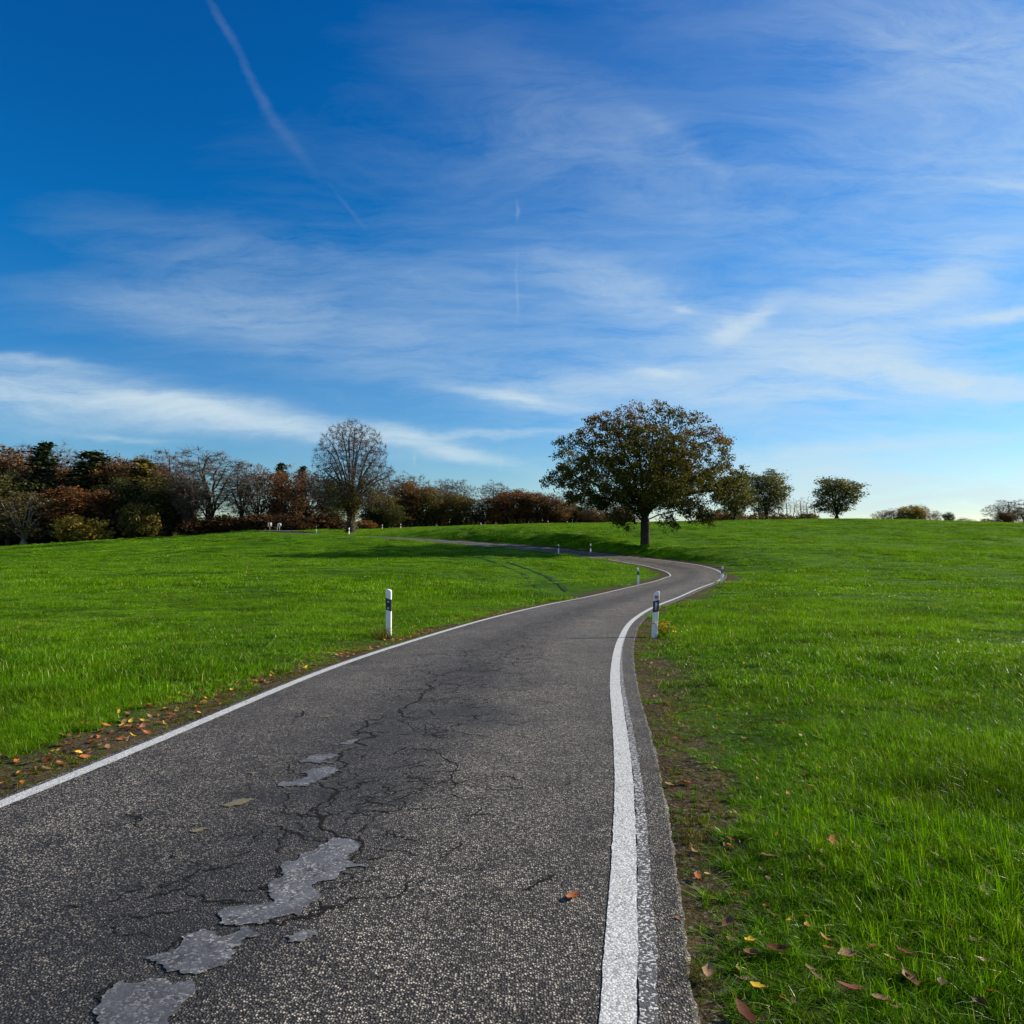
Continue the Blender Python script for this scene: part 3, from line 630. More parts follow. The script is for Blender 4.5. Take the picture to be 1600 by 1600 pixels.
# n, size, height, width, lean, segments, seed
NEAR = collection_of('near_tufts', [proto('near_tuft_%s' % 'abcd'[k], (440, .30, .064, .0044, 1.15, 3, 100 + k), M['grass']) for k in range(4)])
MID = collection_of('mid_tufts', [proto('mid_tuft_%s' % 'abcd'[k], (1000, .85, .072, .0085, .7, 2, 110 + k), M['grass']) for k in range(4)])
FAR = collection_of('wide_tufts', [proto('wide_tuft_%s' % 'abcd'[k], (1500, 2.6, .085, .030, .45, 1, 120 + k), M['grass']) for k in range(4)])
LOW = collection_of('low_tufts', [proto('low_tuft_%s' % 'abc'[k], (90, .22, .030, .004, .8, 2, 130 + k), M['grass' if k else 'dry']) for k in range(3)])
def scatter(name, pts, rot, scl, idx, coll, label):
    me = bpy.data.meshes.new(name); me.vertices.add(len(pts)); me.vertices.foreach_set('co', np.asarray(pts, np.float32).ravel())
    a = me.attributes.new('rot', 'FLOAT_VECTOR', 'POINT'); a.data.foreach_set('vector', np.asarray(rot, np.float32).ravel())
    a = me.attributes.new('scl', 'FLOAT_VECTOR', 'POINT'); a.data.foreach_set('vector', np.asarray(scl, np.float32).ravel())
    a = me.attributes.new('idx', 'INT', 'POINT'); a.data.foreach_set('value', np.asarray(idx, np.int32))
    o = link(name, me); ng = bpy.data.node_groups.new(name, 'GeometryNodeTree')
    ng.interface.new_socket('Geometry', in_out='INPUT', socket_type='NodeSocketGeometry'); ng.interface.new_socket('Geometry', in_out='OUTPUT', socket_type='NodeSocketGeometry')
    gi, go = ng.nodes.new('NodeGroupInput'), ng.nodes.new('NodeGroupOutput')
    ci = ng.nodes.new('GeometryNodeCollectionInfo'); ci.inputs['Collection'].default_value = coll; ci.inputs['Separate Children'].default_value = True; ci.inputs['Reset Children'].default_value = True
    ip = ng.nodes.new('GeometryNodeInstanceOnPoints'); ip.inputs['Pick Instance'].default_value = True
    def att(nm, t):
        n = ng.nodes.new('GeometryNodeInputNamedAttribute'); n.data_type = t; n.inputs['Name'].default_value = nm; return n.outputs['Attribute']
    e2r = ng.nodes.new('FunctionNodeEulerToRotation')
    L = ng.links.new; L(gi.outputs[0], ip.inputs['Points']); L(ci.outputs[0], ip.inputs['Instance']); L(att('idx', 'INT'), ip.inputs['Instance Index'])
    L(att('rot', 'FLOAT_VECTOR'), e2r.inputs[0]); L(e2r.outputs[0], ip.inputs['Rotation']); L(att('scl', 'FLOAT_VECTOR'), ip.inputs['Scale']); L(ip.outputs[0], go.inputs[0])
    mod = o.modifiers.new('scatter', 'NODES'); mod.node_group = ng
    tag(o, label, 'grass', kind='stuff'); return o
# tyre tracks pressed into the left meadow
TRK = []
for px in ([(846, 934), (842, 924), (836, 914), (826, 904), (812, 895), (797, 887), (780, 880), (760, 874), (745, 871)], [(887, 926), (881, 918), (871, 911), (857, 903), (842, 895), (826, 888), (805, 881), (790, 877)]):
    TRK.append(np.array([hit(*q)[:2] for q in px]))
def dist_tracks(x, y):
    out = np.full(len(x), 9e9)
    for P in TRK:
        A = P[:-1]; D = P[1:] - A; t = np.clip(((x[:, None] - A[:, 0]) * D[:, 0] + (y[:, None] - A[:, 1]) * D[:, 1]) / (D * D).sum(1), 0, 1)
        out = np.minimum(out, np.sqrt((x[:, None] - A[:, 0] - t * D[:, 0]) ** 2 + (y[:, None] - A[:, 1] - t * D[:, 1]) ** 2).min(1))
    return out
M['trodden'] = simple('trodden_grass', (.010, .042, .001), .9, spec=.1, var=.5, vscale=3)
def track_mesh():
    mb = MB()
    for P in TRK:
        t = np.linspace(0, len(P) - 1, 160); Q = np.stack([np.interp(t, np.arange(len(P)), P[:, k]) for k in range(2)], 1); Q = np.stack([np.convolve(np.pad(Q[:, k], 12, 'edge'), np.ones(25) / 25, 'valid') for k in range(2)], 1)
        T = np.gradient(Q, axis=0); T /= np.linalg.norm(T, axis=1)[:, None]; Nn = np.stack([T[:, 1], -T[:, 0]], 1); w = (.26 + .35 * vnoise(np.arange(160) / 4., np.zeros(160), 3) + .25 * vnoise(np.arange(160) / 1.5, np.zeros(160), 4)) * sstep(np.arange(160), 0, 20) * .5
        w = w + .02; V = []
        for o in (-1, 1):
            X = Q + Nn * w[:, None] * o; V.append(np.c_[X, ground(X[:, 0], X[:, 1])[0] + .03])
        i = np.arange(159) * 2; mb.add(np.stack(V, 1).reshape(-1, 3), np.stack([i, i + 1, i + 3, i + 2], 1))
    return mb.build('tyre_track')
tag(link('tyre_track', track_mesh(), M['trodden']), kind='structure')
def grid_pts(y0, y1, step, halfw, margin, xmin=-1e9, xmax=1e9):
    pts = []
    yy = np.arange(y0, y1, step)
    for y in yy:
        w = max(0, y) * halfw + margin; x = np.arange(-w, w, step); pts.append(np.c_[x, np.full(len(x), y)])
    p = np.vstack(pts); return p + rng.uniform(-step * .5, step * .5, p.shape)
def field(name, p, coll, ncoll, smin, edge, sizefac, label, fade=None):
    z, d, lat, ix = ground(p[:, 0], p[:, 1])
    nz = vnoise(p[:, 0] / .8, p[:, 1] / .8, 31) + .5 * vnoise(p[:, 0] / .3, p[:, 1] / .3, 32)
    vis = (z - EYE) / np.maximum(p[:, 1], 1)
    e_ = edge if sizefac >= .5 else np.where(lat > 0, .15 + (edge - .15) * sstep(p[:, 1], 2.6, 5.2) * (1 - .75 * sstep(p[:, 1], 13, 18)), edge + .46)
    keep = d > e_ + nz * (.28 if sizefac < .5 else .50) * (1.0 if edge < 1 else .3)
    keep &= ~((p[:, 0] < -40) & (p[:, 1] > 116)) & (dist_tracks(p[:, 0], p[:, 1]) > sizefac * 1.0)
    if sizefac < .5: keep &= (vnoise(p[:, 0] / .42, p[:, 1] / .42, 41) + .5 * vnoise(p[:, 0] / .2, p[:, 1] / .2, 42)) > -.42
    p, z, d, nz = p[keep], z[keep], d[keep], nz[keep]; n = len(p)
    big = vnoise(p[:, 0] / 5.5, p[:, 1] / 3.6, 33) + .7 * vnoise(p[:, 0] / 1.7, p[:, 1] / 1.3, 34)
    hs = np.clip(.95 + 1.5 * big, .28, 2.0) * np.clip(.50 + .60 * sstep(d, .0, 1.5), .3, 1.1)
    e = .15; zx, zy = ground(p[:, 0] + e, p[:, 1])[0] - z, ground(p[:, 0], p[:, 1] + e)[0] - z
    rot = np.stack([np.arctan(zy / e), -np.arctan(zx / e), np.zeros(n)], 1) * np.array([.8, .8, 1])
    rot[:, 2] = rng.uniform(-.9, .9, n) if sizefac < .5 else rng.uniform(0, 6.28, n)
    xy = rng.uniform(.85, 1.15, n); scl = np.stack([xy, xy, hs * rng.uniform(.8, 1.2, n)], 1)
    return scatter(name, np.c_[p, z - .005], rot, scl, rng.integers(0, ncoll, n), coll, label)
p = grid_pts(.3, 9.0, .145, .72, 1.6); p = p[(p[:, 1] > .8)]
field('meadow_grass', p, NEAR, 4, 0, .44, .3, 'lush green grass blades beside the road close to the camera')
p = grid_pts(8.6, 32, .46, .72, 3); field('meadow_grass', p, MID, 4, 0, .62, .5, 'green meadow grass on both sides of the first bend')
p = grid_pts(31, 175, 1.55, .72, 6); field('meadow_grass', p, FAR, 4, 0, 1.3, .9, 'green meadow grass rising to the hilltop')
# short sparse tufts on the verge
tt = rng.uniform(16, 7.5 * 16, 3000); sd_ = np.where(rng.random(3000) < .5, 1, -1)
bx = np.interp(tt, np.arange(len(S)), S[:, 0]); by = np.interp(tt, np.arange(len(S)), S[:, 1]); bnx = np.interp(tt, np.arange(len(S)), NN[:, 0]); bny = np.interp(tt, np.arange(len(S)), NN[:, 1])
off = sd_ * (np.where(sd_ > 0, EDGE_R, EDGE_L) + .03 + np.abs(rng.normal(0, .45, 3000)))
p = np.c_[bx + bnx * off, by + bny * off]; nzv = vnoise(p[:, 0] / .5, p[:, 1] / .5, 61)
p = p[(p[:, 1] > .5) & (nzv > -.12)]; n = len(p); z = ground(p[:, 0], p[:, 1])[0]
s3 = rng.uniform(.5, 1.25, n); s3 = np.stack([s3, s3, s3 * rng.uniform(.6, 1.3, n)], 1)
scatter('verge_grass', np.c_[p, z - .003], np.c_[np.zeros((n, 2)), rng.uniform(0, 6.28, n)], s3, rng.choice([0, 0, 1, 2], n), LOW, 'short mossy grass tufts along the bare verge')

# ------------------------------------------------------------------ fallen leaves
def m_leaf(name, a, b_):
    return m_foliage(name, [a, b_], .25, .6, 6, .2, rnd=.5)
M['leaf_orange'] = m_leaf('orange_leaf', (.30, .085, .02), (.42, .16, .05)); M['leaf_brown'] = m_leaf('brown_leaf', (.10, .045, .02), (.20, .10, .05))
M['leaf_yellow'] = m_leaf('yellow_leaf', (.55, .36, .02), (.62, .42, .06)); M['leaf_tan'] = m_leaf('tan_leaf', (.22, .12, .06), (.36, .23, .13)); M['leaf_red'] = m_leaf('dark_red_leaf', (.10, .028, .012), (.17, .055, .02))
def leaf_geo(L, W, curl, seed, nseg=5):
    r_ = np.random.default_rng(seed); V = []; t = np.linspace(0, 1, nseg + 1)
    wd = W * np.sin(np.pi * np.clip(t * .93 + .04, 0, 1)) ** .7 * (1 + .22 * np.sin(t * 19 + seed)); fold = .35 * r_.random() + .1
    for k in range(nseg + 1):
        x = (t[k] - .5) * L; z = curl * L * (2 * t[k] - 1) ** 2 * (.6 + .4 * r_.random())
        V += [(x, -wd[k] / 2, z + fold * wd[k] / 2 * (1 + .3 * r_.random())), (x, 0, z), (x, wd[k] / 2, z + fold * wd[k] / 2 * (1 + .3 * r_.random()))]
    Q = []
    for k in range(nseg):
        a = k * 3; Q += [(a, a + 1, a + 4, a + 3), (a + 1, a + 2, a + 5, a + 4)]
    V += [(-.5 * L, -.0015, V[1][2]), (-.5 * L, .0015, V[1][2]), (-.78 * L, .004, V[1][2] + .15 * L), (-.78 * L, .001, V[1][2] + .15 * L)]
    b = len(V) - 4; Q.append((b, b + 1, b + 2, b + 3)); return np.array(V, float), np.array(Q)
def put_leaves(name, P, mats, Lr, seed):
    r_ = np.random.default_rng(seed); by = {}
    for (x, y, z) in P:
        k = mats[r_.integers(len(mats))]; V, Q = leaf_geo(r_.uniform(*Lr), r_.uniform(*Lr) * .55, r_.uniform(.0, .3), int(r_.integers(1e6)), 4)
        a = r_.uniform(0, 6.28); tl = r_.normal(0, .35); Rm = np.array(Matrix.Rotation(a, 3, 'Z') @ Matrix.Rotation(tl, 3, 'X') @ Matrix.Rotation(r_.normal(0, .25), 3, 'Y'))
        by.setdefault(k, MB()).add(V @ Rm.T + (x, y, z), Q)
    mbx = MB(); me_all = None; V = []; Q = []; mi = []; n = 0; names = list(by)
    for j, k in enumerate(names):
        v, q = np.vstack(by[k].v), np.vstack(by[k].q); V.append(v); Q.append(q + n); n += len(v); mi += [j] * len(q)
    me = mesh_from(name, np.vstack(V), np.vstack(Q), smooth=True)
    for k in names: me.materials.append(M[k])
    me.polygons.foreach_set('material_index', np.array(mi, np.int32)); return link(name, me)
# drifts along the left verge and thinly along the right one
n = 1500; tt = rng.uniform(1.2 * 16, 6.6 * 16, n) ** 1.0
bx, by, bnx, bny = (np.interp(tt, np.arange(len(S)), a_) for a_ in (S[:, 0], S[:, 1], NN[:, 0], NN[:, 1]))
off = -(EDGE_L + .12 + np.abs(rng.normal(.28, .45, n))); P = np.c_[bx + bnx * off, by + bny * off]; k = vnoise(P[:, 0] / 1.3, P[:, 1] / 1.3, 71) > -.2
P = P[k]; z = ground(P[:, 0], P[:, 1])[0] + .012
tag(put_leaves('leaf_litter', np.c_[P, z], ['leaf_brown', 'leaf_tan', 'leaf_orange', 'leaf_brown', 'leaf_orange', 'leaf_yellow'], (.045, .085), 5), 'brown and orange dead leaves strewn along the left verge', 'leaves', kind='stuff')
n = 760; tt = rng.uniform(1.4 * 16, 6 * 16, n)
bx, by, bnx, bny = (np.interp(tt, np.arange(len(S)), a_) for a_ in (S[:, 0], S[:, 1], NN[:, 0], NN[:, 1]))
off = EDGE_R + .1 + np.abs(rng.normal(.5, .75, n)); P = np.c_[bx + bnx * off, by + bny * off]
z, d_, _, _ = ground(P[:, 0], P[:, 1]); z = z + .015 + .03 * sstep(d_, .2, .8)
tag(put_leaves('leaf_litter', np.c_[P, z], ['leaf_brown', 'leaf_tan', 'leaf_brown', 'leaf_orange', 'leaf_tan'], (.025, .06), 6), 'small brown leaf scraps strewn along the right verge', 'leaves', kind='stuff')
FL = [(895, 1405, 'orange', .085, 'single orange brown leaf lying on the asphalt left of the thick white line', .0), (1072, 1226, 'orange', .085, 'bright orange leaf on the bare verge right of the road', .015),
      (1046, 1230, 'tan', .07, 'pale pinkish leaf beside the bright orange leaf on bare verge', .015), (1061, 1436, 'tan', .05, 'small pinkish leaf on the ragged asphalt edge', .0),
      (1143, 1319, 'red', .055, 'small dark red leaf at the grass edge of the bare verge', .03), (1090, 1375, 'orange', .075, 'orange red leaf on moss close to the asphalt edge', .02),
      (1304, 1330, 'orange', .085, 'upright round orange leaf standing alone in the right meadow grass', .07), (1200, 1350, 'tan', .095, 'wide tan leaf lying on grass above the bare verge end', .045),
      (1270, 1335, 'brown', .06, 'folded brown leaf just left of the upright orange leaf', .05), (1138, 1455, 'brown', .10, 'broad brown orange leaf half sunk in grass near the road edge', .04),
      (1172, 1487, 'yellow', .085, 'ragged yellow leaf above a long dark leaf in the grass', .05), (1184, 1556, 'yellow', .075, 'flat yellow orange leaf in grass near the bottom edge', .04),
      (1236, 1452, 'yellow', .04, 'tiny bright yellow leaf standing in the grass', .05), (1215, 1500, 'red', .11, 'long dark reddish leaf leaning over a dark hollow in grass', .05),
      (1175, 1504, 'brown', .08, 'narrow brown leaf right under the ragged yellow leaf', .04), (1106, 1531, 'tan', .085, 'pale brown leaf at the asphalt edge near the bottom', .03),
      (1324, 1510, 'tan', .10, 'curled light brown leaf in grass left of the crossed long blades', .05), (1415, 1508, 'red', .12, 'large reddish brown leaf under long grass blades', .05),
      (1390, 1515, 'tan', .055, 'small tan leaf touching the large reddish leaf', .05), (1328, 1562, 'red', .125, 'large dark rusty leaf at the bottom of the meadow', .05),
      (1422, 1550, 'brown', .11, 'curled brown leaf pair on the grass near the bottom', .05), (1378, 1582, 'tan', .10, 'crumpled tan leaf catching the sun at the bottom', .05),
      (1540, 1414, 'tan', .10, 'upright twisted tan leaf in the long right hand grass', .07), (1555, 1350, 'orange', .06, 'small orange leaf in the long grass near the right frame edge', .06),
      (1583, 1343, 'tan', .06, 'pale curled leaf close to the right frame edge', .06), (1168, 1186, 'orange', .06, 'small light orange leaf on short grass above the bare verge', .05),
      (1165, 1595, 'red', .12, 'dark red brown leaf cut by the bottom frame edge', .03), (200, 1138, 'orange', .08, 'bright yellow orange leaf on the left verge gravel', .015), (230, 1108, 'orange', .09, 'largest pale orange leaf at the left meadow edge', .03)]
for k, (px, py, c, L, lab, up) in enumerate(FL):
    L *= .78 if py > 1340 and px > 1000 else 1
    q = hit(px, py); V, Q = leaf_geo(L, L * (.62 if c != 'red' else .45), .15, 300 + k)
    V2 = V.copy(); V2[:, 2] -= .0016; n_ = len(V)
    me = mesh_from('fallen_leaf', np.vstack([V, V2]), np.vstack([Q, Q[:, ::-1] + n_]), smooth=True); o = link('fallen_leaf', me, M['leaf_' + c])
    zz = gz(q[0], q[1]) if up > 0 else rz_at([q[0]], [q[1]], .006)[0]
    st = up >= .07
    o.location = (q[0], q[1], zz + up * .8 + (.004 if up > 0 else -.001)); o.rotation_euler = ((1.1 if st else random.uniform(-.25, .25)), random.uniform(-.3, .3) if up > 0 else .05, random.uniform(0, 6.28) if not st else .3)
    tag(o, lab, 'leaf', 'fallen leaves')

# ------------------------------------------------------------------ delineator posts
def post_parts(two_round, sticker, side):
    """body, black band, reflectors. x across the road (+ = away from the road), front face looks to -y"""
    sgn = 1
    prof = [(-.060, -.012), (-.055, -.020), (.055, -.020), (.060, -.012), (.034, .075), (.024, .085), (-.024, .085), (-.034, .075)]
    prof = np.array(prof)
    def zt(x, z): return z + .30 * x                                  # slants fall towards the road
    def loop(z, grow=0.0, slant=True):
        P = prof * (1 + grow); return np.c_[P, [zt(x, z) if slant else z for x in prof[:, 0]]]
    n = len(prof)
    def shell(loops, cap=True):
        V = np.vstack(loops); Q = []
        for k in range(len(loops) - 1):
            for j in range(n): Q.append((k * n + j, k * n + (j + 1) % n, (k + 1) * n + (j + 1) % n, (k + 1) * n + j))
        T = []
        if cap:
            V = np.vstack([V, loops[-1].mean(0) + (0, 0, .004)]); c = len(V) - 1; e = (len(loops) - 1) * n
            T = [(e + j, e + (j + 1) % n, c) for j in range(n)]
        return V, Q, T
    tops = [loop(-.35, slant=False), loop(.30), loop(.72), loop(.955)]
    l5 = loop(.975); l5[:, :2] *= .93; l6 = loop(.985); l6[:, :2] *= .78; tops += [l5, l6]
    b = MB(); b.add(*shell(tops)); body = b.build('body', True)
    b = MB(); l0, l1 = loop(.56, .035), loop(.80, .035); b.add(*shell([l0, l1], False)); band = b.build('band')
    refl = []
    if two_round:
        for zc in (.735, .605):
            th = np.linspace(0, 2 * np.pi, 16, endpoint=False); x, z = .024 * np.cos(th), zc + .024 * np.sin(th)
            V = np.vstack([np.c_[x, np.full(16, -.0215), z], np.c_[x * .85, np.full(16, -.028), zc + (z - zc) * .85], [[0, -.030, zc]]])
            Q = [(j, (j + 1) % 16, 16 + (j + 1) % 16, 16 + j) for j in range(16)]; T = [(16 + j, 16 + (j + 1) % 16, 32) for j in range(16)]
            q = MB(); q.add(V, Q, T); refl.append(q.build('reflector'))
    else:
        q = MB(); x0, x1, z0, z1 = -.020, .024, .595, .765
        V = [(x0, -.0212, z0), (x1, -.0212, z0), (x1, -.0212, z1), (x0, -.0212, z1), (x0 + .003, -.028, z0 + .003), (x1 - .003, -.028, z0 + .003), (x1 - .003, -.028, z1 - .003), (x0 + .003, -.028, z1 - .003)]
        q.add(V, [(0, 1, 5, 4), (1, 2, 6, 5), (2, 3, 7, 6), (3, 0, 4, 7), (4, 5, 6, 7)]); refl.append(q.build('reflector'))
    st = None
    if sticker:
        q = MB(); q.add([(-.040, -.0222, .845), (.042, -.0222, .845), (.042, -.0222, .905), (-.040, -.0222, .905)], [(0, 1, 2, 3)]); st = q.build('sticker')
        q = MB()
        for x in (-.026, -.010, .006, .022): q.add([(x, -.0232, .858), (x + .008, -.0232, .858), (x + .008, -.0232, .892), (x, -.0232, .892)], [(0, 1, 2, 3)])
        q.add([(-.040, -.0224, .825), (.042, -.0224, .825), (.042, -.0224, .834), (-.040, -.0224, .834)], [(0, 1, 2, 3)])
        st = (st, q.build('sticker_print'))
    return body, band, refl, st
KIT = {True: post_parts(True, False, -1), False: post_parts(False, False, 1)}
def delineator(loc, side, label, group=None, lean=0.0, sticker=False, two=None, yaw=0):
    lat, rz, ix = road_near([loc[0]], [loc[1]]); i = int(ix[0]); T = TT[i]
    e = empty('delineator_post', loc); rz_ = math.atan2(T[1], T[0]) - math.pi / 2 + yaw
    two = side < 0 if two is None else two
    e.rotation_euler = (0, lean, rz_) if side > 0 else (0, lean, rz_)
    if side < 0: e.scale = (-1, 1, 1)
    body, band, refl, st = post_parts(two, sticker, side) if sticker else KIT[two]
    link('body', body, M['white'], e); link('band', band, M['black'], e)
    for r_ in refl: link('reflector', r_, M['reflector'], e)
    if st: s_ = link('sticker', st[0], M['red'], e); link('print', st[1], M['redtext'], s_)
    tag(e, label, 'road post', group or 'delineator posts along the road'); return e
def on_ground(px, py): q = hit(px, py); return (q[0], q[1], gz(q[0], q[1]) - .01)
def at_x(px, D): return ((px - 800) / F * D, D, gz((px - 800) / F * D, D) - .01)
delineator(on_ground(607, 996), -1, 'nearest left post, two round reflectors on its black band, at the meadow edge', yaw=-.12)
delineator(on_ground(1022, 997), 1, 'leaning white post with red sticker and one oblong reflector, beside yellow flowers', lean=R(3.6), sticker=True, yaw=.05)
delineator(on_ground(997, 913), -1, 'slim white post on the inner grass of the second bend')
delineator(on_ground(1127, 910), 1, 'tilted white post on the outside of the second bend, right of the white line', lean=R(5))
delineator(on_ground(873, 864.5), -1, 'left one of two thin white posts before the dark bank left of the oak')
delineator(on_ground(923, 863), 1, 'right one of two thin white posts before the dark bank left of the oak')
delineator(at_x(494.5, 107.5), -1, 'white post on the grass left of the big bare round tree')
delineator(at_x(545.5, 104), 1, 'white post standing right in front of the round bare tree trunk', two=False)
delineator(at_x(597, 150), -1, 'left one of two tiny white posts right of the round bare tree')
delineator(at_x(626, 156), 1, 'right one of two tiny white posts right of the round bare tree')
delineator(at_x(856, 172), -1, 'left one of two white post tips on the hill crest')
delineator(at_x(886, 173), 1, 'right one of two white post tips on the hill crest')

# ------------------------------------------------------------------ the two far road signs
def disc(mb_, r, y, zc, n=24):
    th = np.linspace(0, 2 * np.pi, n, endpoint=False); x, z = r * np.cos(th), zc + r * np.sin(th)
    V = np.vstack([np.c_[x, np.full(n, y), z], np.c_[x, np.full(n, y + .02), z], [[0, y, zc]], [[0, y + .02, zc]]])
    mb_.add(V, [(j, n + j, n + (j + 1) % n, (j + 1) % n) for j in range(n)], [(j, (j + 1) % n, 2 * n) for j in range(n)] + [(n + (j + 1) % n, n + j, 2 * n + 1) for j in range(n)])
def boxv(mb_, c, s_):
    x, y, z = c; a, b, d = [k / 2 for k in s_]
    V = [(x + i * a, y + j * b, z + k * d) for k in (-1, 1) for j in (-1, 1) for i in (-1, 1)]
    mb_.add(V, [(0, 2, 3, 1), (4, 5, 7, 6), (0, 1, 5, 4), (2, 6, 7, 3), (0, 4, 6, 2), (1, 3, 7, 5)])
loc = at_x(421.5, 116); e = empty('chevron_sign', loc, .1); z0 = EYE + (845 - 820) / F * 116 - loc[2]
b = MB(); b.tube([(0, 0, -.3), (0, 0, z0 + .3)], .045, 8); link('pole', b.build('pole', True), M['pole'], e)
b = MB(); boxv(b, (0, -.07, z0), (.66, .03, .66)); brd = link('board', b.build('board'), M['signwhite'], e)
b = MB()
for s_ in (-1, 1):
    b.add([(-.12, -.09, z0), (.04, -.09, z0), (.20, -.09, z0 + s_ * .32), (.04, -.09, z0 + s_ * .32)], [(0, 1, 2, 3) if s_ < 0 else (3, 2, 1, 0)])
for x0 in (-.33, .27): b.add([(x0, -.09, z0 - .33), (x0 + .06, -.09, z0 - .33), (x0 + .06, -.09, z0 + .33), (x0, -.09, z0 + .33)], [(0, 1, 2, 3)])
link('chevron', b.build('chevron'), M['signred'], brd)
tag(e, 'small square red and white chevron sign before the brown wood edge', 'road sign', 'road signs at the far bend')
loc = at_x(436.5, 115); e = empty('round_sign', loc, .1); z0 = EYE + (845 - 820.2) / F * 115 - loc[2]
b = MB(); b.tube([(0, 0, -.3), (0, 0, z0 + .25)], .045, 8); link('pole', b.build('pole', True), M['pole'], e)
b = MB(); disc(b, .30, -.08, z0); brd = link('board', b.build('board'), M['signwhite'], e)
b = MB(); disc(b, .09, -.105, z0); link('symbol', b.build('symbol'), M['black'], brd)
b = MB(); b.tube([(-.34, 0, -.3), (-.30, 0, z0 - .2)], .045, 8); link('brace', b.build('brace', True), M['pole'], e)
tag(e, 'small round white sign with dark centre before the brown wood edge', 'road sign', 'road signs at the far bend')

# ------------------------------------------------------------------ small plants at the posts
def weed(name, loc, n, h, spread, mat, seed):
    V, Q, T = blades(n, spread, h, .012, .9, 3, seed); me = mesh_from(name, V, Q, T); return me
loc = on_ground(598, 999); e = empty('weed_clump', loc); link('leaves', weed('leaves', loc, 170, .26, .34, None, 5), M['dry'], e)
b = MB(); rr_ = np.random.default_rng(3)
for k in range(12):
    a = rr_.uniform(0, 6.28); r0 = rr_.uniform(0, .1); b.tube([(r0 * math.cos(a), r0 * math.sin(a), 0), (1.6 * r0 * math.cos(a) + .02, 1.6 * r0 * math.sin(a), rr_.uniform(.15, .3))], [.004, .002], 4)
link('stems', b.build('stems'), M['bark'], e); tag(e, 'dark weedy clump at the foot of the nearest left post', 'weed')
loc = on_ground(1042, 996); e = empty('flowering_plant', loc); b = MB(); bl = MB(); rr_ = np.random.default_rng(8)
lf = MB()
for k in range(34):
    a = rr_.uniform(0, 6.28); r1 = abs(rr_.normal(0, .16)); x1, y1 = r1 * math.cos(a) * 1.2, r1 * math.sin(a); h = rr_.uniform(.12, .36) * (1 - .35 * (x1 > .1))
    b.tube([(x1 * .3, y1 * .3, -.02), (x1 * .8, y1 * .8, h * .6), (x1, y1, h)], [.004, .003, .002], 4)
    for j in range(3):
        cx, cy, cz = x1 + rr_.normal(0, .022), y1 + rr_.normal(0, .022), h + rr_.normal(0, .02); th = np.linspace(0, 2 * np.pi, 7, endpoint=False); r_ = rr_.uniform(.016, .026)
        tx, ty = rr_.normal(0, .4), rr_.normal(-.5, .4)
        V = np.vstack([np.c_[cx + r_ * np.cos(th), cy + r_ * np.sin(th), cz + r_ * (np.cos(th) * tx + np.sin(th) * ty)], [[cx, cy, cz + .008]]])
        bl.add(V, None, [(i, (i + 1) % 7, 7) for i in range(7)])
link('stems', b.build('stems'), M['dry'], e); link('blossoms', bl.build('blossoms'), simple('yellow_petals', (.72, .52, .02), .6), e)
link('leaves', weed('leaves', loc, 120, .16, .3, None, 6), M['grass'], e); tag(e, 'yellow flowering plant in the grass behind the leaning post', 'flower')

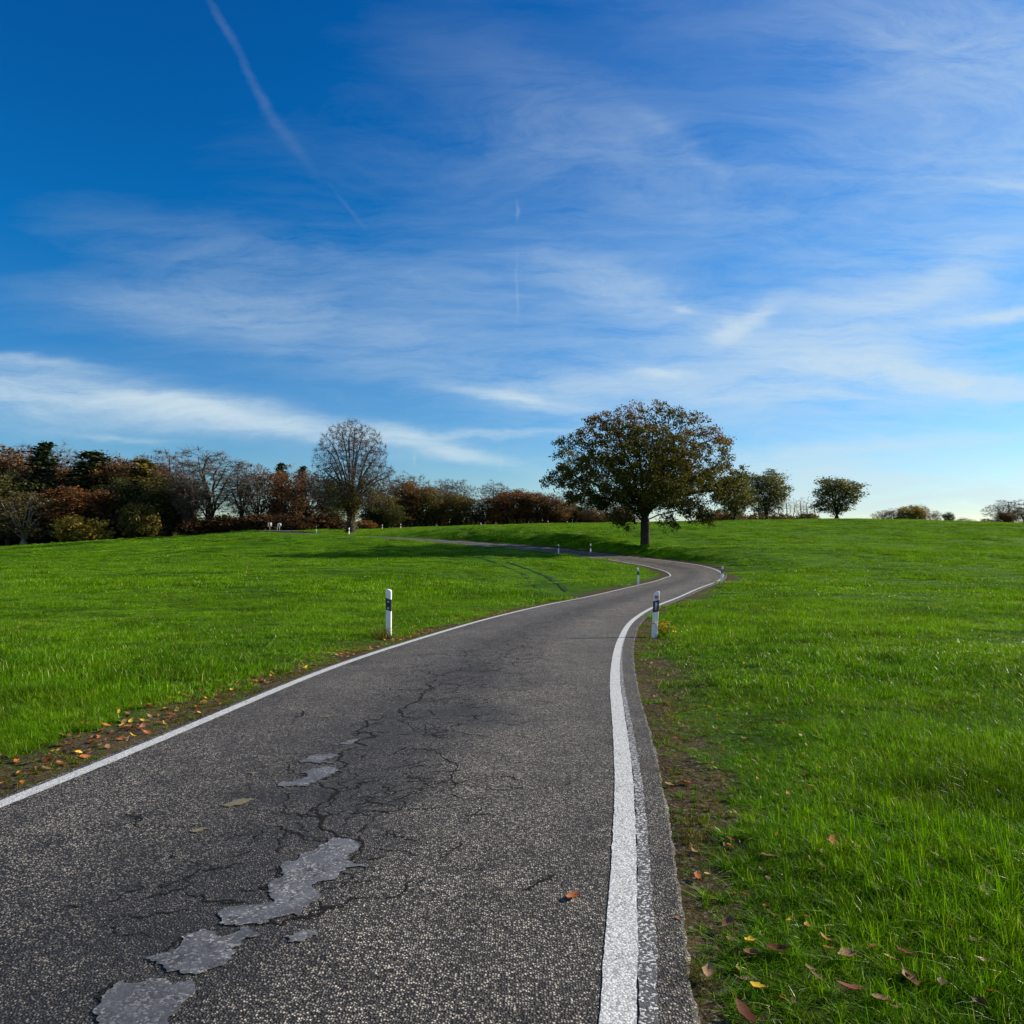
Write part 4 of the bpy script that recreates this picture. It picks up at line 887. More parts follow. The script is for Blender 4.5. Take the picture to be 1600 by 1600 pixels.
# ------------------------------------------------------------------ trees
def colonize(att, base, h0, step, infl, kill, seed, iters=140, trunk_dir=(0, 0, 1), up=.12, stems=1, fan=.0, limbs=(), arch=.35):
    """grow limbs into a cloud of attraction points"""
    r_ = np.random.default_rng(seed); nodes = []; par = []
    for s_ in range(stems):
        a = r_.uniform(0, 6.28) if stems > 1 else 0; p_ = np.array(base, float) + (np.array([math.cos(a), math.sin(a), 0]) * .3 if stems > 1 else 0); prev = -1
        dd = np.array(trunk_dir, float) + (np.array([math.cos(a), math.sin(a), 0]) * fan if stems > 1 else 0)
        for k in range(max(2, int(h0 / step))):
            nodes.append(p_.copy()); par.append(prev); prev = len(nodes) - 1
            dd = dd / np.linalg.norm(dd); p_ = p_ + dd * step + r_.normal(0, .05 * step, 3) * (k > 0)
    for (f0, tx, ty, tz) in limbs:                              # scaffold limbs leave the trunk steeply and fan out
        i0 = max(0, min(len(nodes) - 1, int(f0 / step))); a_ = nodes[i0].copy(); b_ = np.array((tx, ty, tz), float); L_ = np.linalg.norm(b_ - a_)
        c_ = a_ * .55 + b_ * .45; c_[2] += L_ * arch * .5; c_[:2] = a_[:2] + (b_[:2] - a_[:2]) * (.45 - arch * .3); prev = i0; K = max(3, int(L_ / step)); wob = np.cumsum(r_.normal(0, .10 * step, (K, 3)), 0)
        for k in range(K):
            t = (k + 1) / K; nodes.append(a_ * (1 - t) ** 2 + 2 * c_ * t * (1 - t) + b_ * t * t + wob[k] * min(1, 3 * (1.05 - t) + .3)); par.append(prev); prev = len(nodes) - 1
    nodes = np.array(nodes); par = list(par); att = att.copy()
    d2 = ((att[:, None] - nodes[None]) ** 2).sum(-1); near = d2.argmin(1); nd = d2.min(1)
    for it in range(iters):
        act = nd < infl ** 2
        if not act.any():
            if it > 60: break
            act = nd <= np.sort(nd)[min(len(nd) - 1, 12)]
        v = att[act] - nodes[near[act]]; v /= np.linalg.norm(v, axis=1)[:, None] + 1e-9
        u, inv = np.unique(near[act], return_inverse=True); D = np.zeros((len(u), 3)); np.add.at(D, inv, v)
        D = D / (np.linalg.norm(D, axis=1)[:, None] + 1e-9) + np.array([0, 0, up]) + r_.normal(0, .16, D.shape); D /= np.linalg.norm(D, axis=1)[:, None] + 1e-9
        new = nodes[u] + D * step; ok_ = ((new[:, None] - nodes[None]) ** 2).sum(-1).min(1) > (.55 * step) ** 2
        if not ok_.any(): break
        new, u = new[ok_], u[ok_]; i0 = len(nodes); nodes = np.vstack([nodes, new]); par += list(u)
        d2 = ((att[:, None] - new[None]) ** 2).sum(-1); m_ = d2.min(1); j = d2.argmin(1) + i0; b_ = m_ < nd; nd = np.where(b_, m_, nd); near = np.where(b_, j, near)
        k = nd > kill ** 2; att, nd, near = att[k], nd[k], near[k]
        if len(att) == 0 or len(nodes) > 16000: break
    return nodes, np.array(par)
def skeleton_mesh(nodes, par, r_base, tip=.012, expo=2.2, split=.035, sides=7, extra=None, flare=1.5):
    """two meshes: trunk with limbs, and thin twigs"""
    n = len(nodes); ch = [[] for _ in range(n)]
    for i, p_ in enumerate(par):
        if p_ >= 0: ch[p_].append(i)
    rad = np.zeros(n)
    for i in range(n - 1, -1, -1): rad[i] = tip ** expo if not ch[i] else sum(rad[c] for c in ch[i])
    rad = rad ** (1 / expo); sc_ = r_base / rad[0]
    rad = np.where(rad > tip * 1.5, tip + (rad - tip) * (r_base - tip) / (rad[0] - tip), rad)
    A, B = MB(), MB(); root = [i for i in range(n) if par[i] < 0]; stack = [(r_, None) for r_ in root]
    while stack:
        i, p_ = stack.pop(); pts = [] if p_ is None else [nodes[p_]]; rs = [] if p_ is None else [min(rad[p_], rad[i] * 1.25)]
        while True:
            pts.append(nodes[i]); rs.append(rad[i])
            if not ch[i]: break
            c = sorted(ch[i], key=lambda k: -rad[k])
            for o_ in c[1:]: stack.append((o_, i))
            i = c[0]
        if len(pts) < 2: continue
        pts = np.array(pts); rs = np.array(rs)
        if p_ is None:
            hgt = pts[:, 2] - pts[0, 2]; rs = rs * (1 + (flare - 1) * np.exp(-hgt / .6)); pts[0, 2] -= .6
        big = rs > split; k = int(big.sum())
        if k >= 2: A.tube(pts[:k], rs[:k], sides if rs[0] > .12 else 5, False)
        else: k = 1
        if len(pts) - k + 1 >= 2: B.tube(pts[k - 1:], rs[k - 1:], 3, False)
    return A, B, rad, ch
def twigs(mb_, P, D, n, L, w, seed, spread=.8, curve=.2):
    """sprays of fine twigs from the branch tips, flat three-point slivers with thickness"""
    r_ = np.random.default_rng(seed); P = np.repeat(P, n, 0); D = np.repeat(D, n, 0)
    d = D + r_.normal(0, spread, P.shape); d /= np.linalg.norm(d, axis=1)[:, None] + 1e-9; l = L * r_.uniform(.4, 1.2, len(P))[:, None]
    mid = P + d * l * .5 + r_.normal(0, .04 * L, P.shape); end = P + d * l + np.array([0, 0, curve]) * l * .5
    s_ = np.cross(d, r_.normal(0, 1, P.shape)); s_ /= np.linalg.norm(s_, axis=1)[:, None] + 1e-9; t_ = np.cross(d, s_); V = []
    for c, ww in ((P, w), (mid, w * .7)):
        for th in (0, 2.09, 4.19): V.append(c + (s_ * math.cos(th) + t_ * math.sin(th)) * ww)
    V.append(end); V = np.stack(V, 1).reshape(-1, 3); i = np.arange(len(P)) * 7
    Q = np.concatenate([np.stack([i + a, i + (a + 1) % 3, i + 3 + (a + 1) % 3, i + 3 + a], 1) for a in range(3)])
    T = np.concatenate([np.stack([i + 3 + a, i + 3 + (a + 1) % 3, i + 6], 1) for a in range(3)]); mb_.add(V, Q, T)
def leaves(mb_, P, n, spread, size, seed, flat=.0, gapscale=None, gapthr=0):
    r_ = np.random.default_rng(seed); C = np.repeat(P, n, 0) + r_.normal(0, spread, (len(P) * n, 3)) * np.array([1, 1, .75])
    if gapscale:
        k = vnoise(C[:, 0] / gapscale + C[:, 2] * .7, C[:, 1] / gapscale - C[:, 2] * .6 / gapscale, seed) > gapthr; C = C[k]
    m_ = len(C); a = r_.normal(0, 1, (m_, 3)); a[:, 2] *= (1 - flat); a /= np.linalg.norm(a, axis=1)[:, None]
    b_ = np.cross(a, r_.normal(0, 1, (m_, 3))); b_ /= np.linalg.norm(b_, axis=1)[:, None]; s_ = size * r_.uniform(.55, 1.35, m_)[:, None]
    V = np.stack([C - a * s_, C - b_ * s_ * .5 + a * s_ * .1, C + a * s_, C + b_ * s_ * .55 - a * s_ * .1], 1).reshape(-1, 3)
    i = np.arange(m_) * 4; mb_.add(V, np.stack([i, i + 1, i + 2, i + 3], 1))
def ellipsoids(n, E, seed, hollow=.0, zmin=None):
    """points filling a union of ellipsoids (cx,cy,cz,rx,ry,rz)"""
    r_ = np.random.default_rng(seed); out = []
    vol = np.array([e[3] * e[4] * e[5] for e in E]); cnt = (n * vol / vol.sum()).astype(int) + 4
    for e, c in zip(E, cnt):
        v = r_.normal(0, 1, (c, 3)); v /= np.linalg.norm(v, axis=1)[:, None]; rr2 = (hollow + (1 - hollow) * r_.random(c)) ** (1 / 2.4)
        out.append(np.array(e[:3]) + v * rr2[:, None] * np.array(e[3:]))
    o = np.vstack(out); return o if zmin is None else o[o[:, 2] > zmin]
def tips_dirs(nodes, par, ch): 
    t = np.array([i for i in range(len(nodes)) if not ch[i]]); d = nodes[t] - nodes[par[t]]; d /= np.linalg.norm(d, axis=1)[:, None] + 1e-9; return nodes[t], d

# materials of the crowns
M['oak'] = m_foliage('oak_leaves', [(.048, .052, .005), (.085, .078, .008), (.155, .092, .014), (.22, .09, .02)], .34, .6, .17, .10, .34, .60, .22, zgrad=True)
M['shade_toned_brown'] = m_foliage('shade_toned_undergrowth_leaves', [(.026, .016, .008), (.052, .028, .012), (.085, .045, .018)], .25, .6, .4)  # brown leaves, darkened in colour to stand in for the wood's shade
M['oaksmall'] = m_foliage('small_oak_leaves', [(.040, .056, .010), (.085, .100, .018), (.16, .14, .028)], .32, .55, .3)
M['beech_rust'] = m_foliage('rust_leaves', [(.085, .036, .014), (.15, .065, .022), (.22, .105, .03)], .3, .6, .3)
M['beech_brown'] = m_foliage('brown_leaves', [(.065, .036, .014), (.13, .066, .024), (.19, .11, .036)], .3, .6, .3)
M['olive'] = m_foliage('olive_leaves', [(.045, .045, .010), (.095, .080, .018), (.17, .125, .026)], .3, .6, .3)
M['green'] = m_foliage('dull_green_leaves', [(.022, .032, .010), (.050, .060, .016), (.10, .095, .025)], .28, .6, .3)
M['yellow'] = m_foliage('yellowing_leaves', [(.10, .085, .016), (.23, .17, .025), (.38, .27, .04)], .35, .6, .35)
M['needles'] = m_foliage('dark_needles', [(.010, .018, .008), (.022, .034, .014), (.045, .055, .020)], .1, .6, .5)
M['twig_grey'] = m_foliage('grey_twigs', [(.085, .072, .062), (.15, .125, .11)], .0, .8, .4, .1)
M['twig_purple'] = m_foliage('purplish_twigs', [(.075, .045, .042), (.14, .085, .078)], .0, .8, .4, .1)
M['twig_dark'] = m_foliage('dark_grey_twigs', [(.050, .044, .042), (.105, .088, .084)], .0, .8, .4, .1)
M['twig_pale'] = m_foliage('pale_twigs', [(.20, .16, .12), (.33, .27, .20)], .0, .8, .4, .1)

def make_oak():
    r0 = np.random.default_rng(9); E = [(0, 0, 8.0, 4.4, 4.4, 3.6)]
    for k in range(46):                                         # uneven boughs over the dome
        z_ = (k + .5) / 46 * 1.22 - .22; a = k * 2.39996; q_ = math.sqrt(max(0, 1 - z_ * z_)); f_ = r0.uniform(.70, 1.0); r1 = r0.uniform(1.15, 2.2)
        E.append((8.3 * f_ * q_ * math.cos(a), 7.6 * f_ * q_ * math.sin(a), 6.4 + 6.6 * f_ * z_ * (1 - .12 * (math.cos(a) > .5)), r1 * 1.15, r1, r1 * .72))
    E += [(-7.4, .3, 9.9, 1.9, 1.6, 1.3), (-8.6, 0, 6.8, 1.6, 1.6, .9), (8.6, 0, 7.4, 1.8, 1.6, 1.2), (9.2, .2, 5.4, 1.8, 1.5, 1.0), (4.6, -1.0, 4.3, 2.2, 1.8, 1.2), (5.6, -1.2, 3.2, 1.3, 1.1, .8), (2.1, -1.5, 3.1, 1.1, 1.1, 1.1),
          (-2.0, -1.0, 3.4, 1.4, 1.1, 1.0), (-3.8, .4, 5.2, 2.2, 1.8, 1.0), (-6.2, 0, 5.2, 1.9, 1.8, .8), (-3.6, 0, 12.6, 2.2, 1.9, 1.3), (-1.0, 0, 13.4, 2.0, 1.9, 1.3), (1.6, 0, 13.5, 1.9, 1.9, 1.3), (4.4, 0, 12.6, 2.0, 1.8, 1.4), (6.6, 0, 10.9, 1.9, 1.8, 1.4), (-6.6, 0, 10.9, 1.5, 1.5, 1.1), (-1.5, -2.6, 4.9, 1.6, 1.3, 1.0), (1.8, -2.6, 5.2, 1.6, 1.3, 1.0)]
    att = ellipsoids(4600, E, 11, .05); r_ = np.random.default_rng(77); Lm = []
    for (x, z) in ((-7.4, 6.4), (-8.0, 8.3), (-6.3, 10.6), (-3.6, 13.2), (-1.2, 14.3), (1.4, 14.8), (4.0, 13.4), (6.2, 11.4), (7.6, 9.3), (9.0, 6.8), (5.6, 5.0), (-4.6, 5.4)):
        Lm.append((r_.uniform(2.7, 4.0), x * .82, r_.uniform(-2.2, 2.2), z * .88))
    for a in range(7): Lm.append((r_.uniform(3.0, 4.0), 2.2 * math.cos(a), 4.6 * math.sin(a * 1.9), r_.uniform(6, 12.5)))
    nodes, par = colonize(att, (0, 0, 0), 4.1, .34, 2.4, .52, 12, up=.03, limbs=Lm, arch=.30)
    A, B, rad, ch = skeleton_mesh(nodes, par, .44, .013, 2.1, .04, 10, flare=1.4)
    P, D = tips_dirs(nodes, par, ch); twigs(B, P, D, 3, .55, .011, 13)
    L = MB(); fine = nodes[(rad < .034)]; leaves(L, fine, 14, .22, .115, 14, gapscale=1.6, gapthr=-.10); leaves(L, P, 32, .24, .115, 15)
    hang = ellipsoids(640, [(-2.2, -1.2, 3.3, 1.5, 1.0, .9), (-1.6, -1.0, 2.5, .9, .8, .7), (2.0, -1.3, 2.9, 1.0, .9, 1.0), (4.9, -1.2, 3.4, 1.7, 1.1, .8), (3.4, -1.0, 4.4, 1.8, 1.4, 1.0), (-3.6, -.6, 4.8, 2.2, 1.6, .8), (0, -1.8, 4.8, 2.6, 1.2, 1.1)], 31)
    leaves(L, hang, 12, .2, .115, 32, gapscale=.8, gapthr=-.1)
    twigs(B, hang[::2], np.tile([[0, 0, .3]], (len(hang[::2]), 1)), 1, .8, .012, 33)
    return A, B, L
def make_lime():
    E = [(0, 0, 9.6, 5.6, 5.4, 6.4), (-1.0, 0, 6.4, 6.0, 5.6, 3.0), (2.6, 0, 7.2, 4.6, 4.6, 3.4), (.4, 0, 12.8, 3.2, 3.2, 3.0)]
    r_ = np.random.default_rng(5); Lm = [(3.3, .3, .2, 14.6), (3.2, -1.5, .4, 13.8), (3.0, 1.9, -.5, 13.6)]
    for k in range(15):
        a = k * 2.4; e_ = .25 + .95 * ((k * 7) % 15) / 15; Lm.append((r_.uniform(1.9, 3.3), 5.0 * math.cos(a) * math.cos(e_ * .9), 5.0 * math.sin(a) * math.cos(e_ * .9), 5.6 + 8.2 * math.sin(e_)))
    att = ellipsoids(4600, E, 21, .2, 3.4); nodes, par = colonize(att, (0, 0, 0), 3.4, .32, 2.0, .46, 22, up=.10, limbs=Lm, arch=.42)
    A, B, rad, ch = skeleton_mesh(nodes, par, .62, .013, 2.0, .045, 9, flare=1.5)
    P, D = tips_dirs(nodes, par, ch); twigs(B, P, D, 12, .8, .014, 23, .6, .25); fine = nodes[rad < .025]; twigs(B, fine, np.tile([[0, 0, .4]], (len(fine), 1)), 4, .6, .011, 24, .9)
    L = MB(); low = nodes[(nodes[:, 2] < 7.4) & (nodes[:, 2] > .6)]
    low = low[(np.hypot(low[:, 0], low[:, 1]) < 4.6)]; leaves(L, low, 7, .45, .13, 25, gapscale=1.2, gapthr=-.05)
    tr = nodes[(np.hypot(nodes[:, 0], nodes[:, 1]) < 1.2) & (nodes[:, 2] < 6)]; leaves(L, tr, 26, .5, .13, 26)
    return A, B, L
def make_broad(seed, dense=1.0, bare=False, tall=False, low=.13, leafn=10, lsize=.18):
    """about 12 m tall and 9 m wide"""
    r_ = np.random.default_rng(seed); E = [(0, 0, 7.0 if bare else 6.0, 2.9, 2.9, 4.0 if bare else 4.8)]
    for k in range(6):
        a = k * 1.05 + r_.uniform(0, .6); E.append((2.4 * math.cos(a), 2.4 * math.sin(a), r_.uniform(5.0 if bare else 2.6, 9.4), r_.uniform(1.2, 2.0), r_.uniform(1.2, 2.0), r_.uniform(1.0, 1.8)))
    for k in range(9):
        a = k * 2.4 + r_.uniform(0, .5); z_ = r_.uniform(.2, 1); q_ = math.sqrt(1 - z_ * z_ * .98); E.append((3.3 * q_ * math.cos(a), 3.3 * q_ * math.sin(a), 6.8 + 4.3 * z_, r_.uniform(.7, 1.3), r_.uniform(.7, 1.3), r_.uniform(.6, 1.2)))
    if tall: E = [(x * .6, y * .6, z + .8, a * .6, b, c * 1.15) for x, y, z, a, b, c in E]
    Lm = [(12 * low * .95, r_.uniform(-.5, .5), r_.uniform(-.5, .5), 11.2)]
    for k in range(9):
        a = k * 2.4 + r_.uniform(-.3, .3); e_ = r_.uniform(.05, 1.15); q_ = 3.1 * (.6 if tall else 1); Lm.append((12 * low * r_.uniform(.45, 1.0), q_ * math.cos(a) * math.cos(e_), q_ * math.sin(a) * math.cos(e_), 5.6 + 5.2 * math.sin(e_)))
    att = ellipsoids(1200 if not bare else 1900, E, seed + 1, .1, 12 * low if bare else .5); nodes, par = colonize(att, (0, 0, 0), 12 * low, .38, 2.0, .55, seed + 2, up=.08, limbs=Lm, arch=.45)
    A, B, rad, ch = skeleton_mesh(nodes, par, .27 if not tall else .2, .013, 2.1, .04, 6)
    P, D = tips_dirs(nodes, par, ch); L = MB()
    if bare: twigs(B, P, D, 12, .9, .017, seed + 3, .5, .3); f_ = nodes[rad < .025]; twigs(B, f_, np.tile([[0, 0, .5]], (len(f_), 1)), 4, .7, .013, seed + 4, .8)
    else:
        twigs(B, P, D, 5, 1.2, .018, seed + 3, .5, .4); f_ = nodes[rad < .045]; leaves(L, f_, leafn, .42, lsize, seed + 5, gapscale=1.3, gapthr=-.25 if dense >= 1 else -.05); leaves(L, P, leafn, .4, lsize, seed + 6)
    return A, B, (None if bare else L)
def make_conifer(seed):
    r_ = np.random.default_rng(seed); A, B, L = MB(), MB(), MB(); H = 13
    A.tube([(0, 0, -.5), (.05, 0, H * .5), (0, .05, H)], [.28, .16, .02], 7, False)
    z = 1.2
    while z < H - .3:
        f = (1 - (z / H)) ; Lb = (3.3 * f ** .75 + .25)
        for k in range(7):
            a = r_.uniform(0, 6.28); l = Lb * r_.uniform(.65, 1.15); dz = -.18 * l + .12 * l * (z / H > .7)
            p0 = np.array([0, 0, z]); p2 = np.array([l * math.cos(a), l * math.sin(a), z + dz]); p1 = (p0 + p2) / 2 + (0, 0, .12 * l)
            B.tube([p0, p1, p2], [.035, .022, .008], 3, False); t_ = np.linspace(.2, 1, max(3, int(l * 4)))[:, None]
            C = p0 * (1 - t_) ** 2 + 2 * p1 * t_ * (1 - t_) + p2 * t_ ** 2; leaves(L, C, 8, .22, .20, int(r_.integers(1e6)), flat=.6)
        z += r_.uniform(.38, .55)
    return A, B, L
def make_shrub(seed, h=3.0):
    r_ = np.random.default_rng(seed); E = [(0, 0, h * .42, h * .6, h * .5, h * .45), (0, 0, h * .2, h * .62, h * .5, h * .2)] + [(r_.uniform(-.5, .5) * h, r_.uniform(-.3, .3) * h, r_.uniform(.25, .68) * h, h * .33, h * .3, h * .28) for _ in range(4)]
    att = ellipsoids(420, E, seed, .2, .15); nodes, par = colonize(att, (0, 0, 0), .3, .16, 1.6, .26, seed + 1, stems=4, fan=.5)
    A, B, rad, ch = skeleton_mesh(nodes, par, .06, .008, 2.1, .022, 5); P, D = tips_dirs(nodes, par, ch); twigs(B, P, D, 3, .4, .007, seed + 3, .6, .3)
    L = MB(); leaves(L, nodes[rad < .03], 8, .17, .13, seed + 2); return A, B, L
def make_poplar(seed):
    r_ = np.random.default_rng(seed); E = [(0, 0, 6.6, .9, .9, 5.2)]; att = ellipsoids(420, E, seed, .1, 2.0); nodes, par = colonize(att, (0, 0, 0), 3, .35, 2.2, .5, seed + 1, up=.8)
    A, B, rad, ch = skeleton_mesh(nodes, par, .13, .013, 2.1, .035, 5); P, D = tips_dirs(nodes, par, ch); twigs(B, P, D, 5, .7, .014, seed + 2, .3, .6)
    L = MB(); leaves(L, P, 6, .25, .13, seed + 3); return A, B, L
def meshes(parts, name):
    A, B, L = parts
    t = A.build(name + '_trunk', True) if A.n else None; w = B.build(name + '_twigs') if B.n else None; l = L.build(name + '_crown') if L is not None and L.n else None
    return dict(trunk=t, twigs=w, crown=l)
def stats(ms):
    zs = []; 
    me = ms['crown'] or ms['twigs']; co = np.empty(len(me.vertices) * 3, np.float32); me.vertices.foreach_get('co', co); co = co.reshape(-1, 3)
    tw = ms['twigs']; c2 = np.empty(len(tw.vertices) * 3, np.float32); tw.vertices.foreach_get('co', c2); c2 = c2.reshape(-1, 3); a_ = np.vstack([co, c2])
    return np.percentile(a_[:, 2], 99.7), np.percentile(a_[:, 0], 1), np.percentile(a_[:, 0], 99)
def set_mat(o, m): 
    if len(o.data.materials) == 0: o.data.materials.append(m)
    o.material_slots[0].link = 'OBJECT'; o.material_slots[0].material = m
def plant(name, ms, loc, sx_, sz_, rz, mats, label, cat='tree', group=None, crown_name='crown'):
    e = empty(name, loc, rz); e.scale = (sx_, sx_, sz_)
    if ms['trunk']: o = link('trunk', ms['trunk'], None, e); set_mat(o, M[mats[0]])
    if ms['twigs']: o = link('twigs' if ms['crown'] else crown_name, ms['twigs'], None, e); set_mat(o, M[mats[1]])
    if ms['crown']: o = link(crown_name, ms['crown'], None, e); set_mat(o, M[mats[2]])
    tag(e, label, cat, group); return e

oakm = meshes(make_oak(), 'oak'); h_, x0_, x1_ = stats(oakm)
q = at_x(1008, 84.0); sz_ = (EYE + (845 - 634) / F * 84.0 - q[2]) / h_; sx_ = ((1152 - 863) / F * 84.0) / (x1_ - x0_)
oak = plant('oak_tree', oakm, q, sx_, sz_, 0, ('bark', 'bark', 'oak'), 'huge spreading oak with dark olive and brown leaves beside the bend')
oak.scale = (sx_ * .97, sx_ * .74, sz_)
limem = meshes(make_lime(), 'lime'); h_, x0_, x1_ = stats(limem)
q = at_x(548, 110.0); sz_ = (EYE + (845 - 660) / F * 110.0 - q[2]) / h_; sx_ = ((618 - 492) / F * 110.0) / (x1_ - x0_)
plant('bare_tree', limem, q, sx_, sz_, 0, ('bark', 'twig_dark', 'olive'), 'large round crowned tree, nearly leafless, with yellowish leaves low on its trunk', crown_name='low_foliage')

PR = {}
for k in range(3): PR['broad%d' % k] = meshes(make_broad(400 + 10 * k), 'broad')
for k in range(2): PR['thin%d' % k] = meshes(make_broad(440 + 10 * k, .7, leafn=5, lsize=.16), 'thin')
for k in range(3): PR['bare%d' % k] = meshes(make_broad(500 + 10 * k, bare=True, tall=k == 2, low=.25), 'bare')
for k in range(2): PR['fir%d' % k] = meshes(make_conifer(600 + 10 * k), 'fir')
for k in range(3): PR['shrub%d' % k] = meshes(make_shrub(700 + 10 * k), 'shrub')
for k in range(2): PR['poplar%d' % k] = meshes(make_poplar(800 + 10 * k), 'poplar')
ST = {k: stats(v) for k, v in PR.items()}
